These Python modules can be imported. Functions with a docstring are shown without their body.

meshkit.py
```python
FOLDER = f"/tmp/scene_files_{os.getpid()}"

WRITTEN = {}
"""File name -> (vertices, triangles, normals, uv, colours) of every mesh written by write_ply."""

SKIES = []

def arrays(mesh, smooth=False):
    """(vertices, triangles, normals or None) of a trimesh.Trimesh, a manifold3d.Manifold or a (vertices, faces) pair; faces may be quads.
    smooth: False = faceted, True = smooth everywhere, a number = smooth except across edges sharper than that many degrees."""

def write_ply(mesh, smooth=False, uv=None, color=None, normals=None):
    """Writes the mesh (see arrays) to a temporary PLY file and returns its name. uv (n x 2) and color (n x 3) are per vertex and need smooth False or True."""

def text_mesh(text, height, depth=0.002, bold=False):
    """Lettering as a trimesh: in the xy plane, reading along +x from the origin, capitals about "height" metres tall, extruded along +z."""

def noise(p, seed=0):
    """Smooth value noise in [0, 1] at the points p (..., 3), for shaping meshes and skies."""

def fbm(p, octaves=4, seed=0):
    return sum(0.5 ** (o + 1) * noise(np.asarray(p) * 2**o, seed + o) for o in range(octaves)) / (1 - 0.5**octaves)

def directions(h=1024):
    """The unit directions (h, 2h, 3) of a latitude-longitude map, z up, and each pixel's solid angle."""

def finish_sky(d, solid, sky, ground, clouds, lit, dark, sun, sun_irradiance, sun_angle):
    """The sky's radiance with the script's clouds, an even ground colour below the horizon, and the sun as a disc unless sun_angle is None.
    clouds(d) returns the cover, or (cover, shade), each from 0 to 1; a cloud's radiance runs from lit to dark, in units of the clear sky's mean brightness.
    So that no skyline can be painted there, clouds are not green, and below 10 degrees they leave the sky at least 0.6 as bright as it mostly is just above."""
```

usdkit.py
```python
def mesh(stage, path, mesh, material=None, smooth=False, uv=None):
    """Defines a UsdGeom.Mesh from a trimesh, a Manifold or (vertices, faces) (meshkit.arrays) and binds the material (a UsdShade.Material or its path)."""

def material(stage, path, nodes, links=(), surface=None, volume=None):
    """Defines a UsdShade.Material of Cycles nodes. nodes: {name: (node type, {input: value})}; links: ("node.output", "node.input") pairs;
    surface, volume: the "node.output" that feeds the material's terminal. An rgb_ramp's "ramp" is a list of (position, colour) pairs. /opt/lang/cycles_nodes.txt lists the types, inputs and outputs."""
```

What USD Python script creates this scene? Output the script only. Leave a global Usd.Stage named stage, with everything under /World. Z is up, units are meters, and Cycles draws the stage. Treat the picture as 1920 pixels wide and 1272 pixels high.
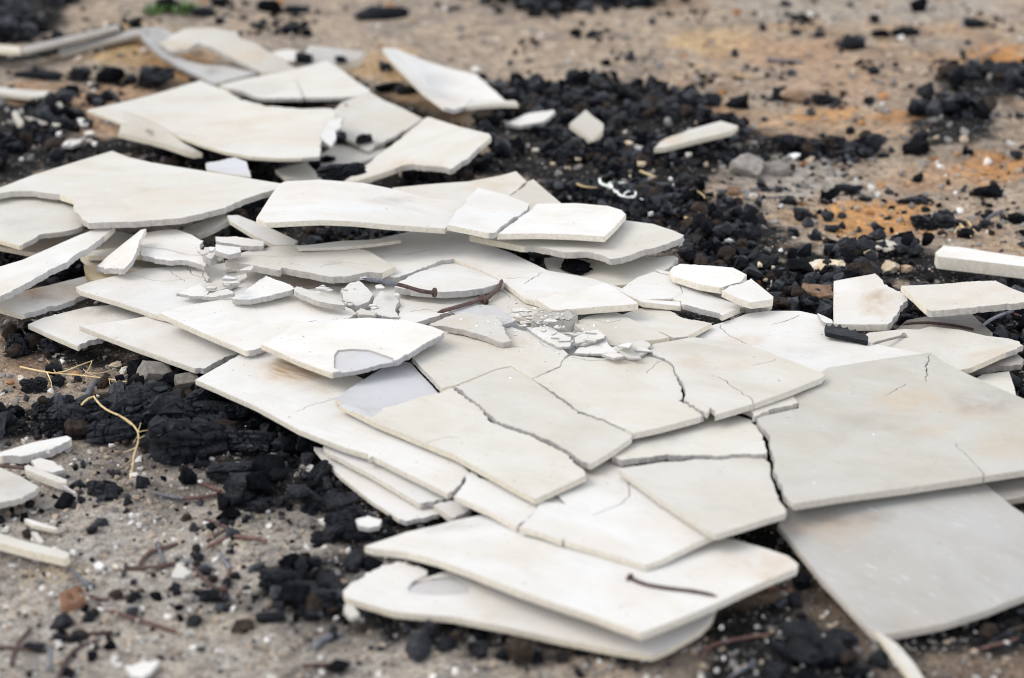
import math, random
import numpy as np
import shapely
from shapely.geometry import Polygon, LineString, Point, box as sbox
from scipy.interpolate import RBFInterpolator
from scipy.optimize import linprog
from scipy.ndimage import gaussian_filter, map_coordinates
from scipy.spatial import cKDTree, ConvexHull
import mapbox_earcut as earcut
import trimesh
import usdkit, meshkit
from pxr import Usd, UsdGeom, UsdLux, UsdShade, Sdf, Gf, Vt

stage = Usd.Stage.CreateInMemory()
UsdGeom.SetStageUpAxis(stage, UsdGeom.Tokens.z)
UsdGeom.SetStageMetersPerUnit(stage, 1.0)
UsdGeom.Xform.Define(stage, '/World')
UsdGeom.Scope.Define(stage, '/World/Looks')

# ------------------------------------------------------------------ camera, sky, sun, exposure
PW, PH = 1920.0, 1272.0
CAM_H, PITCH = 0.86, math.radians(22.0)
FPX = 4000.0
APERTURE = 23.6
cam = UsdGeom.Camera.Define(stage, '/World/camera')
cam.CreateHorizontalApertureAttr(APERTURE)
cam.CreateVerticalApertureAttr(APERTURE * 678 / 1024)
cam.CreateFocalLengthAttr(FPX / PW * APERTURE)
cam.CreateClippingRangeAttr(Gf.Vec2f(0.05, 200))
cam.CreateFStopAttr(2.75)
cam.CreateFocusDistanceAttr(2.2)
cam.CreateExposureAttr(0.68)
fwd = np.array([0, math.cos(PITCH), -math.sin(PITCH)])
upv = np.array([0, math.sin(PITCH), math.cos(PITCH)])
rgt = np.array([1.0, 0, 0])
EYE = np.array([0, 0, CAM_H])
cam.AddTransformOp().Set(Gf.Matrix4d(*rgt, 0, *upv, 0, *(-fwd), 0, *EYE, 1))

SUN_DIR = np.array([-0.66, -0.12, 0.74]); SUN_DIR /= np.linalg.norm(SUN_DIR)
elev = math.asin(SUN_DIR[2]); rot = math.atan2(SUN_DIR[0], SUN_DIR[1])
sun = UsdLux.DistantLight.Define(stage, '/World/sun')
sun.CreateIntensityAttr(0.26); sun.CreateAngleAttr(34.0); sun.CreateNormalizeAttr(True)
sun.CreateColorAttr(Gf.Vec3f(1.0, 0.96, 0.90))
_z = SUN_DIR; _x = np.cross([0, 0, 1.0], _z); _x /= np.linalg.norm(_x); _y = np.cross(_z, _x)
sun.AddTransformOp().Set(Gf.Matrix4d(*_x, 0, *_y, 0, *_z, 0, 0, 0, 8, 1))
sky = UsdLux.DomeLight.Define(stage, '/World/sky')
sky.GetPrim().SetCustomDataByKey('kind', 'structure')
usdkit.material(stage, '/World/Looks/sky', {
    's': ('sky_texture', {'sky_type': 'single_scattering', 'sun_disc': False, 'sun_elevation': elev, 'sun_rotation': rot, 'aerosol_density': 2.0}),
    'tc': ('texture_coordinate', {}),
    'n': ('noise_texture', {'scale': 2.2, 'detail': 6.0, 'roughness': 0.55}),
    'r': ('rgb_ramp', {'ramp': [(0.25, (0.55, 0.55, 0.55)), (0.75, (0.92, 0.92, 0.92))]}),
    'cloud': ('color', {'value': (5.6, 5.75, 6.0)}),
    'm': ('mix', {'mix_type': 'mix'}),
    'b': ('background_shader', {'strength': 0.12})},
    [('tc.generated', 'n.vector'), ('n.fac', 'r.fac'), ('r.color', 'm.fac'), ('s.color', 'm.color1'), ('cloud.value' if False else 'cloud.color', 'm.color2'), ('m.color', 'b.color')],
    surface='b.background')
UsdShade.MaterialBindingAPI.Apply(sky.GetPrim()).Bind(UsdShade.Material.Get(stage, '/World/Looks/sky'))

# ------------------------------------------------------------------ pixel rays <-> world
def dirs(p):
    p = np.asarray(p, float).reshape(-1, 2)
    d = (p[:, :1] - PW / 2) / FPX * rgt + (PH / 2 - p[:, 1:]) / FPX * upv + fwd
    return d

def on_plane(p, h):
    d = dirs(p); s = (np.asarray(h, float) - CAM_H) / d[:, 2]
    return EYE + d * s[:, None]

def to_pixel(P):
    q = np.asarray(P, float) - EYE
    z = q @ fwd
    return np.stack([PW / 2 + FPX * (q @ rgt) / z, PH / 2 - FPX * (q @ upv) / z], 1)

def noise2(xy, scale, seed=0, octaves=4):
    p = np.concatenate([np.asarray(xy, float) * scale + 50, np.full((len(xy), 1), 7.3 + seed * 3.1)], 1)
    return meshkit.fbm(p, octaves, seed)

# ------------------------------------------------------------------ naming and tagging
_names = {}
def prim_path(name, parent=None):
    base = (parent.GetPath().pathString if parent else '/World') + '/'
    k = _names.get(base + name, 0); _names[base + name] = k + 1
    return base + (name if k == 0 else f'{name}_{k:03d}')

def tag(p, label=None, cat=None, group=None, kind=None):
    p = p.GetPrim() if hasattr(p, 'GetPrim') else p
    for k, v in (('label', label), ('category', cat), ('group', group), ('kind', kind)):
        if v: p.SetCustomDataByKey(k, v)
    return p

def xform(name, label, cat, group=None, loc=(0, 0, 0)):
    x = UsdGeom.Xform.Define(stage, prim_path(name)); x.AddTranslateOp().Set(Gf.Vec3d(*map(float, loc)))
    return tag(x, label, cat, group)

def raw_mesh(path, v, f, n, mat, prim=None):
    m = UsdGeom.Mesh.Define(stage, path)
    m.CreatePointsAttr(Vt.Vec3fArray.FromNumpy(np.ascontiguousarray(v, np.float32)))
    m.CreateFaceVertexCountsAttr(Vt.IntArray.FromNumpy(np.full(len(f), 3, np.int32)))
    m.CreateFaceVertexIndicesAttr(Vt.IntArray.FromNumpy(np.ascontiguousarray(f, np.int32).ravel()))
    m.CreateSubdivisionSchemeAttr('none')
    if n is not None:
        m.CreateNormalsAttr(Vt.Vec3fArray.FromNumpy(np.ascontiguousarray(n, np.float32))); m.SetNormalsInterpolation('vertex')
    for k, a in (prim or {}).items():
        UsdGeom.PrimvarsAPI(m).CreatePrimvar(k, Sdf.ValueTypeNames.Float3Array, 'vertex').Set(Vt.Vec3fArray.FromNumpy(np.ascontiguousarray(a, np.float32)))
    UsdShade.MaterialBindingAPI.Apply(m.GetPrim()).Bind(UsdShade.Material.Get(stage, '/World/Looks/' + mat))
    return m

# ------------------------------------------------------------------ materials
def board_mat(name, base, dark, edge, broken, rough=0.68, streak=0.4, fleck=0.38):
    usdkit.material(stage, '/World/Looks/' + name, {
        'gr': ('attribute', {'attribute': 'gr'}), 'sn': ('attribute', {'attribute': 'sn'}),
        'g': ('separate_xyz', {}), 's': ('separate_xyz', {}), 'oi': ('object_info', {}),
        'uv': ('combine_xyz', {'z': 0.0}),
        'map1': ('mapping', {'scale': (16, 190, 1)}), 'map2': ('mapping', {'scale': (9, 16, 1)}), 'map3': ('mapping', {'scale': (40, 420, 1)}),
        'n1': ('noise_texture', {'scale': 1.0, 'detail': 4.0, 'roughness': 0.6}),
        'n2': ('noise_texture', {'scale': 1.0, 'detail': 6.0, 'roughness': 0.62, 'distortion': 0.6}),
        'n3': ('noise_texture', {'scale': 1.0, 'detail': 3.0, 'roughness': 0.6}),
        'nf': ('noise_texture', {'scale': 620.0, 'detail': 3.0, 'roughness': 0.6}),
        'nb': ('noise_texture', {'scale': 45.0, 'detail': 6.0, 'roughness': 0.65}),
        'r1': ('rgb_ramp', {'ramp': [(0.32, (0, 0, 0)), (0.72, (1, 1, 1))]}),
        'r2': ('rgb_ramp', {'ramp': [(0.40, (0, 0, 0)), (0.70, (1, 1, 1))]}),
        'rfl': ('rgb_ramp', {'ramp': [(0.63, (0, 0, 0)), (0.70, (1, 1, 1))]}),
        'c1': ('mix', {'color1': tuple(base), 'color2': tuple(dark)}),
        'k1': ('math', {'math_type': 'multiply', 'value2': streak}),
        'c2': ('mix', {'mix_type': 'multiply', 'color2': (0.93, 0.885, 0.82)}),
        'kf': ('math', {'math_type': 'multiply', 'value2': fleck}),
        'cf': ('mix', {'color2': (0.79, 0.78, 0.76)}),
        'rb': ('rgb_ramp', {'ramp': [(0.38, (0.25, 0.25, 0.25)), (0.62, (1, 1, 1))]}),
        'w1': ('math', {'math_type': 'multiply', 'use_clamp': True}), 'w2': ('math', {'math_type': 'multiply', 'use_clamp': True}),
        'w3': ('math', {'math_type': 'multiply', 'use_clamp': True}),
        'rs': ('rgb_ramp', {'ramp': [(0.38, (0.0, 0, 0)), (0.62, (1, 1, 1))]}),
        'm1': ('mix', {'color2': (0.56, 0.40, 0.25)}), 'm2': ('mix', {'color2': (0.20, 0.18, 0.17)}), 'm3': ('mix', {'color2': (0.46, 0.29, 0.13)}),
        'e1': ('map_range', {'from_min': 0.3, 'from_max': 0.9, 'clamp': True}), 'e2': ('map_range', {'from_min': 1.2, 'from_max': 1.8, 'clamp': True}),
        'ec': ('mix', {'color1': tuple(edge), 'color2': tuple(broken)}),
        'en': ('noise_texture', {'scale': 260.0, 'detail': 4.0}),
        'er': ('rgb_ramp', {'ramp': [(0.3, (0.86, 0.85, 0.84)), (0.7, (1.04, 1.04, 1.03))]}),
        'ev': ('mix', {'mix_type': 'multiply', 'fac': 1.0}),
        'cm': ('mix', {}),
        'ov': ('map_range', {'to_min': 0.94, 'to_max': 1.04}), 'oc': ('combine_color', {}),
        'fin': ('mix', {'mix_type': 'multiply', 'fac': 1.0}),
        'bh': ('math', {'math_type': 'multiply_add', 'value2': 0.55}),
        'bh2': ('math', {'math_type': 'multiply_add', 'value2': 0.9}),
        'bump': ('bump', {'strength': 0.45, 'distance': 0.0009}),
        'ro': ('map_range', {'to_min': rough - 0.1, 'to_max': rough + 0.15}),
        'nd': ('noise_texture', {'scale': 13.0, 'detail': 9.0, 'roughness': 0.68, 'distortion': 0.8}), 'rd': ('rgb_ramp', {'ramp': [(0.36, (1.03, 1.03, 1.03)), (0.52, (0.97, 0.965, 0.955)), (0.70, (0.80, 0.785, 0.765))]}), 'md': ('mix', {'mix_type': 'multiply', 'fac': 0.45}),
        'ns': ('noise_texture', {'scale': 190.0, 'detail': 2.0, 'roughness': 0.5}), 'rsp': ('rgb_ramp', {'ramp': [(0.695, (0, 0, 0)), (0.74, (0.6, 0.6, 0.6))]}), 'msp': ('mix', {'color2': (0.30, 0.27, 0.24)}),
        'p': ('principled_bsdf', {'specular_ior_level': 0.34, 'diffuse_roughness': 0.5})},
        [('gr.vector', 'g.vector'), ('gr.vector', 'nd.vector'), ('gr.vector', 'ns.vector'), ('nd.fac', 'rd.fac'), ('ns.fac', 'rsp.fac'), ('cf.color', 'md.color1'), ('rd.color', 'md.color2'), ('md.color', 'msp.color1'), ('rsp.color', 'msp.fac'), ('sn.vector', 's.vector'), ('g.x', 'uv.x'), ('g.y', 'uv.y'),
         ('uv.vector', 'map1.vector'), ('uv.vector', 'map2.vector'), ('uv.vector', 'map3.vector'), ('uv.vector', 'nf.vector'), ('uv.vector', 'nb.vector'),
         ('map1.vector', 'n1.vector'), ('map2.vector', 'n2.vector'), ('map3.vector', 'n3.vector'),
         ('n1.fac', 'r1.fac'), ('n2.fac', 'r2.fac'), ('n3.fac', 'rfl.fac'), ('r1.color', 'k1.value1'), ('k1.value', 'c1.fac'),
         ('c1.color', 'c2.color1'), ('r2.color', 'c2.fac'), ('rfl.color', 'kf.value1'), ('kf.value', 'cf.fac'), ('c2.color', 'cf.color1'),
         ('nb.fac', 'rb.fac'), ('s.x', 'w1.value1'), ('rb.color', 'w1.value2'), ('s.y', 'w2.value1'), ('rb.color', 'w2.value2'),
         ('n3.fac', 'rs.fac'), ('s.z', 'w3.value1'), ('rs.color', 'w3.value2'),
         ('msp.color', 'm1.color1'), ('w1.value', 'm1.fac'), ('m1.color', 'm2.color1'), ('w2.value', 'm2.fac'), ('m2.color', 'm3.color1'), ('w3.value', 'm3.fac'),
         ('g.z', 'e1.value'), ('g.z', 'e2.value'), ('e2.result', 'ec.fac'), ('en.fac', 'er.fac'), ('ec.color', 'ev.color1'), ('er.color', 'ev.color2'),
         ('m3.color', 'cm.color1'), ('ev.color', 'cm.color2'), ('e1.result', 'cm.fac'),
         ('oi.random', 'ov.value'), ('ov.result', 'oc.r'), ('ov.result', 'oc.g'), ('ov.result', 'oc.b'), ('cm.color', 'fin.color1'), ('oc.color', 'fin.color2'),
         ('n3.fac', 'bh.value1'), ('nf.fac', 'bh.value3'), ('bh.value', 'bump.height'), ('n2.fac', 'ro.value'), ('ro.result', 'p.roughness'),
         ('fin.color', 'p.base_color'), ('bump.normal', 'p.normal')], surface='p.BSDF')

board_mat('board_white', (0.765, 0.752, 0.725), (0.680, 0.668, 0.642), (0.74, 0.69, 0.60), (0.50, 0.48, 0.465))
board_mat('board_cream', (0.660, 0.640, 0.590), (0.585, 0.565, 0.518), (0.74, 0.68, 0.56), (0.52, 0.49, 0.45))
board_mat('board_grey', (0.660, 0.638, 0.585), (0.585, 0.563, 0.512), (0.66, 0.62, 0.55), (0.44, 0.42, 0.40), streak=0.4)
board_mat('board_beige', (0.550, 0.533, 0.485), (0.490, 0.473, 0.428), (0.62, 0.58, 0.51), (0.40, 0.38, 0.36), streak=0.4, fleck=0.4)
board_mat('board_ash', (0.500, 0.490, 0.470), (0.440, 0.430, 0.412), (0.56, 0.52, 0.46), (0.40, 0.38, 0.36), rough=0.55, fleck=0.8)
board_mat('board_core', (0.605, 0.608, 0.622), (0.565, 0.568, 0.582), (0.68, 0.62, 0.51), (0.40, 0.39, 0.39), rough=0.62, streak=0.3)
board_mat('board_tan', (0.66, 0.54, 0.37), (0.58, 0.47, 0.31), (0.60, 0.48, 0.28), (0.50, 0.40, 0.26))
board_mat('board_soot', (0.47, 0.44, 0.41), (0.30, 0.28, 0.26), (0.40, 0.36, 0.30), (0.27, 0.25, 0.23), streak=0.9)

def rock_mat(name, c1, c2, scale, rough, bump=0.6, dist=0.002, spec=0.4, detail=6.0, obj=True, c3=None):
    nodes = {'tc': ('texture_coordinate', {}), 'oi': ('object_info', {}),
             'n': ('noise_texture', {'scale': scale, 'detail': detail, 'roughness': 0.65}),
             'v': ('voronoi_texture', {'scale': scale * 1.6}),
             'r': ('rgb_ramp', {'ramp': [(0.32, c1), (0.62, c2)] + ([(0.76, c3)] if c3 else [])}),
             'a': ('math', {'math_type': 'multiply_add', 'value2': 0.5}),
             'b': ('bump', {'strength': bump, 'distance': dist}),
             'ov': ('map_range', {'to_min': 0.72, 'to_max': 1.3}), 'oc': ('combine_color', {}),
             'f': ('mix', {'mix_type': 'multiply', 'fac': 1.0}),
             'p': ('principled_bsdf', {'roughness': rough, 'specular_ior_level': spec})}
    usdkit.material(stage, '/World/Looks/' + name, nodes, [
        ('tc.object', 'n.vector'), ('tc.object', 'v.vector'), ('n.fac', 'r.fac'), ('v.distance', 'a.value1'), ('n.fac', 'a.value3'), ('a.value', 'b.height'),
        ('oi.random', 'ov.value'), ('ov.result', 'oc.r'), ('ov.result', 'oc.g'), ('ov.result', 'oc.b'),
        ('r.color', 'f.color1'), ('oc.color', 'f.color2'), ('f.color', 'p.base_color'), ('b.normal', 'p.normal')], surface='p.BSDF')

rock_mat('charcoal', (0.003, 0.0035, 0.0045), (0.011, 0.012, 0.016), 130.0, 0.34, 0.9, 0.003, 0.17, c3=(0.028, 0.031, 0.041))
rock_mat('charcoal_matt', (0.003, 0.003, 0.004), (0.010, 0.0105, 0.013), 160.0, 0.65, 0.9, 0.003, 0.03)
rock_mat('charcoal_ash_glint', (0.012, 0.013, 0.016), (0.055, 0.058, 0.068), 150.0, 0.5, 0.9, 0.003, 0.2, c3=(0.15, 0.155, 0.17))  # ashy charcoal with bluish-grey glints painted into its colour
rock_mat('charcoal_brown', (0.012, 0.010, 0.009), (0.050, 0.036, 0.028), 150.0, 0.7, 0.9, 0.003, 0.1, c3=(0.12, 0.085, 0.06))
rock_mat('stone_grey', (0.22, 0.20, 0.18), (0.36, 0.33, 0.30), 90.0, 0.85, 0.7)
rock_mat('stone_brown', (0.16, 0.09, 0.05), (0.30, 0.19, 0.12), 90.0, 0.85, 0.8)
rock_mat('clod_tan', (0.34, 0.22, 0.14), (0.46, 0.34, 0.25), 60.0, 0.9, 0.7)
rock_mat('crumb_pale', (0.50, 0.46, 0.38), (0.72, 0.67, 0.58), 80.0, 0.8, 0.8)
rock_mat('crumb_tan', (0.50, 0.38, 0.24), (0.70, 0.60, 0.44), 80.0, 0.8, 0.8)
rock_mat('chip_white', (0.66, 0.65, 0.63), (0.80, 0.79, 0.77), 60.0, 0.6, 0.3)
rock_mat('grit_tan', (0.26, 0.20, 0.15), (0.42, 0.34, 0.26), 300.0, 0.85, 0.3, 0.0005)
rock_mat('grit_pale', (0.52, 0.49, 0.45), (0.72, 0.70, 0.67), 300.0, 0.7, 0.3, 0.0005)
rock_mat('grit_grey', (0.16, 0.15, 0.14), (0.28, 0.26, 0.24), 300.0, 0.8, 0.3, 0.0005)
rock_mat('grit_dark', (0.012, 0.012, 0.014), (0.035, 0.036, 0.040), 300.0, 0.6, 0.4, 0.0005)
rock_mat('grit_rust', (0.28, 0.12, 0.04), (0.45, 0.22, 0.09), 300.0, 0.8, 0.3, 0.0005)
rock_mat('rust', (0.055, 0.034, 0.030), (0.125, 0.078, 0.066), 260.0, 0.70, 0.7, 0.0008, 0.4, c3=(0.19, 0.125, 0.105))
rock_mat('rust_red', (0.085, 0.048, 0.042), (0.175, 0.092, 0.078), 260.0, 0.72, 0.7, 0.0008, 0.4)
rock_mat('burnt_steel', (0.055, 0.060, 0.075), (0.16, 0.165, 0.185), 200.0, 0.5, 0.5, 0.0006, 0.6)
rock_mat('rust_orange', (0.17, 0.085, 0.05), (0.30, 0.16, 0.095), 120.0, 0.75, 0.5, 0.0006)
rock_mat('steel', (0.45, 0.45, 0.45), (0.65, 0.65, 0.64), 200.0, 0.3, 0.3, 0.0004, 0.8)
rock_mat('brass', (0.40, 0.24, 0.08), (0.62, 0.42, 0.18), 120.0, 0.4, 0.3, 0.0004, 0.7)
rock_mat('straw', (0.50, 0.36, 0.16), (0.72, 0.56, 0.30), 150.0, 0.7, 0.3, 0.0004)
rock_mat('string', (0.62, 0.66, 0.60), (0.80, 0.83, 0.77), 150.0, 0.5, 0.3, 0.0004)
rock_mat('wood_pale', (0.62, 0.54, 0.42), (0.74, 0.68, 0.58), 60.0, 0.65, 0.4, 0.0006)
rock_mat('wood_grey', (0.30, 0.26, 0.20), (0.52, 0.46, 0.36), 40.0, 0.75, 0.5, 0.001)
rock_mat('concrete', (0.16, 0.145, 0.12), (0.30, 0.275, 0.24), 160.0, 0.85, 0.7, 0.001)
rock_mat('leaf', (0.05, 0.13, 0.025), (0.12, 0.24, 0.05), 60.0, 0.5, 0.2, 0.0005)

def timber_mat(name, c1, c2, c3, rough):
    usdkit.material(stage, '/World/Looks/' + name, {
        'tc': ('texture_coordinate', {}), 'm': ('mapping', {'scale': (14, 210, 210)}), 'm2': ('mapping', {'scale': (60, 30, 30)}),
        'n': ('noise_texture', {'scale': 1.0, 'detail': 5.0, 'roughness': 0.6, 'distortion': 0.5}),
        'n2': ('noise_texture', {'scale': 1.0, 'detail': 4.0}),
        'r': ('rgb_ramp', {'ramp': [(0.34, c1), (0.57, c2), (0.64, c2), (0.80, c3)]}),
        'b': ('bump', {'strength': 1.0, 'distance': 0.0022}),
        'rr': ('map_range', {'to_min': rough - 0.15, 'to_max': rough + 0.2}),
        'p': ('principled_bsdf', {'specular_ior_level': 0.2})},
        [('tc.object', 'm.vector'), ('m.vector', 'n.vector'), ('tc.object', 'm2.vector'), ('m2.vector', 'n2.vector'), ('n.fac', 'r.fac'), ('r.color', 'p.base_color'),
         ('n.fac', 'b.height'), ('b.normal', 'p.normal'), ('n2.fac', 'rr.value'), ('rr.result', 'p.roughness')], surface='p.BSDF')
timber_mat('charred_wood', (0.003, 0.0035, 0.0045), (0.011, 0.013, 0.017), (0.15, 0.165, 0.20), 0.42)  # third colour paints blue-grey highlights, with ash, into the grain

usdkit.material(stage, '/World/Looks/soil', {
    'gc': ('attribute', {'attribute': 'gc'}), 'geo': ('geometry', {}),
    'n1': ('noise_texture', {'scale': 36.0, 'detail': 8.0, 'roughness': 0.7}),
    'n2': ('noise_texture', {'scale': 420.0, 'detail': 4.0, 'roughness': 0.7}),
    'v': ('voronoi_texture', {'scale': 300.0}),
    'r1': ('rgb_ramp', {'ramp': [(0.3, (0.66, 0.64, 0.62)), (0.5, (1, 1, 1)), (0.7, (1.28, 1.25, 1.2))]}),
    'r2': ('rgb_ramp', {'ramp': [(0.34, (0.45, 0.45, 0.46)), (0.5, (1, 1, 1)), (0.66, (1.45, 1.42, 1.38))]}),
    'm1': ('mix', {'mix_type': 'multiply', 'fac': 1.0}), 'm2': ('mix', {'mix_type': 'multiply', 'fac': 0.85}),
    'h': ('math', {'math_type': 'multiply_add', 'value2': 1.2}), 'b': ('bump', {'strength': 0.8, 'distance': 0.004}),
    'n3': ('noise_texture', {'scale': 170.0, 'detail': 2.5, 'roughness': 0.6}), 'n4': ('noise_texture', {'scale': 240.0, 'detail': 2.0}), 'n5': ('noise_texture', {'scale': 75.0, 'detail': 4.0, 'roughness': 0.7}),
    'r3': ('rgb_ramp', {'ramp': [(0.60, (0, 0, 0)), (0.67, (0.8, 0.8, 0.8))]}), 'r4': ('rgb_ramp', {'ramp': [(0.66, (0, 0, 0)), (0.71, (0.8, 0.8, 0.8))]}), 'r5': ('rgb_ramp', {'ramp': [(0.36, (0.70, 0.66, 0.63)), (0.5, (1.1, 1.09, 1.08)), (0.66, (1.38, 1.34, 1.27))]}),
    'm3': ('mix', {'color2': (0.07, 0.062, 0.055)}), 'm4': ('mix', {'color2': (0.60, 0.56, 0.50)}), 'm5': ('mix', {'mix_type': 'multiply', 'fac': 0.9}),
    'p': ('principled_bsdf', {'roughness': 0.9, 'specular_ior_level': 0.2})},
    [('geo.position', 'n1.vector'), ('geo.position', 'n2.vector'), ('geo.position', 'v.vector'), ('n1.fac', 'r1.fac'), ('n2.fac', 'r2.fac'),
     ('gc.color', 'm1.color1'), ('r1.color', 'm1.color2'), ('m1.color', 'm2.color1'), ('r2.color', 'm2.color2'), ('geo.position', 'n3.vector'), ('geo.position', 'n4.vector'), ('geo.position', 'n5.vector'), ('n3.fac', 'r3.fac'), ('n4.fac', 'r4.fac'), ('n5.fac', 'r5.fac'),
     ('m2.color', 'm5.color1'), ('r5.color', 'm5.color2'), ('m5.color', 'm3.color1'), ('r3.color', 'm3.fac'), ('m3.color', 'm4.color1'), ('r4.color', 'm4.fac'), ('m4.color', 'p.base_color'),
     ('n1.fac', 'h.value1'), ('n2.fac', 'h.value3'), ('h.value', 'b.height'), ('b.normal', 'p.normal')], surface='p.BSDF')
# ------------------------------------------------------------------ ground: zones of charcoal dust and painted gap shade, soil colours, heaps
ZONES = {
 'band': [(905,180),(960,160),(1040,160),(1120,150),(1200,165),(1290,185),(1345,215),(1370,235),(1460,255),(1560,262),(1645,285),(1590,302),(1440,292),(1340,322),(1318,372),(1400,405),(1460,440),(1510,470),(1570,510),(1570,610),(1440,600),(1300,510),(1180,420),(1060,385),(985,340),(840,330),(895,265)],
 'left': [(-60,202),(30,200),(120,198),(125,215),(168,238),(118,262),(160,290),(215,282),(130,312),(60,335),(-60,372)],
 'topleft': [(-60,-30),(135,-30),(128,40),(124,62),(80,72),(30,88),(-60,90)],
 'frontleft': [(-40,790),(60,770),(150,778),(170,748),(235,725),(330,722),(420,740),(560,835),(600,850),(575,905),(420,895),(330,890),(260,850),(150,830),(-40,840)],
 'edge': [(478,905),(560,872),(610,868),(700,930),(770,975),(800,985),(690,1022),(640,1085),(625,1030),(600,985),(520,965),(430,985)],
 'front': [(480,1075),(560,1055),(640,1060),(650,1130),(740,1160),(1000,1205),(1200,1245),(1100,1262),(800,1222),(600,1190),(490,1140)],
 'right': [(1762,150),(1990,138),(1990,200),(1830,202),(1765,190)],
 'rightlow': [(1692,232),(1740,215),(1855,205),(1860,275),(1700,282)],
 'midright': [(1560,480),(1640,460),(1750,480),(1990,505),(1990,560),(1690,540),(1560,560)],
 'edgeright': [(1700,560),(1990,560),(1990,760),(1905,750),(1850,660),(1700,640)],
 'frontright': [(1325,1165),(1400,1150),(1490,1155),(1530,1200),(1640,1255),(1640,1330),(1315,1330)],
 'back': [(905,-40),(1260,-40),(1245,20),(1120,22),(1010,38),(930,8)],
 'gapmid': [(440,350),(560,415),(800,440),(790,470),(560,480),(430,430)], 'gapright': [(890,440),(1060,490),(1060,530),(980,510),(880,465)], 'gaprear': [(170,255),(250,262),(400,300),(400,320),(230,290),(160,290)], 'gapheap': [(460,300),(620,330),(870,325),(880,355),(740,365),(560,350),(470,340)], 'gapslab': [(1650,560),(1760,570),(1760,640),(1690,640)], 'gapleft': [(-40,455),(190,445),(200,490),(60,520),(-40,510)], 'gapleft2': [(60,480),(220,470),(230,540),(100,560)], 'gaptop': [(470,175),(690,185),(640,210),(500,205)], 'gapash': [(1490,1000),(1960,960),(1960,1250),(1700,1230)],  # gap zones: charcoal, plus black painted in as shade between boards
 'gapbat': [(-40,104),(40,104),(130,92),(215,76),(255,68),(240,84),(130,112),(60,122),(-40,128)],  # shade below the battens, painted black with charcoal laid in it
 'slabgap': [(0,600),(60,620),(150,660),(300,690),(360,712),(560,830),(640,870),(760,985),(690,1020),(560,850),(380,745),(240,700),(150,690),(0,660)],  # shade under the left rim, painted as blackened soil
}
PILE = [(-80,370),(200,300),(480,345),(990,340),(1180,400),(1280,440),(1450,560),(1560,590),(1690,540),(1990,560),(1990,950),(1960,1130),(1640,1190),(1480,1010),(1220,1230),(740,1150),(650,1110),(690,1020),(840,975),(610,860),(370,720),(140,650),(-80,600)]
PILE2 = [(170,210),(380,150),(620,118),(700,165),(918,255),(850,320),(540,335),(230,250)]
def ground_poly(px, h=0.0):
    return Polygon(on_plane(px, h)[:, :2]).buffer(0)

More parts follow.
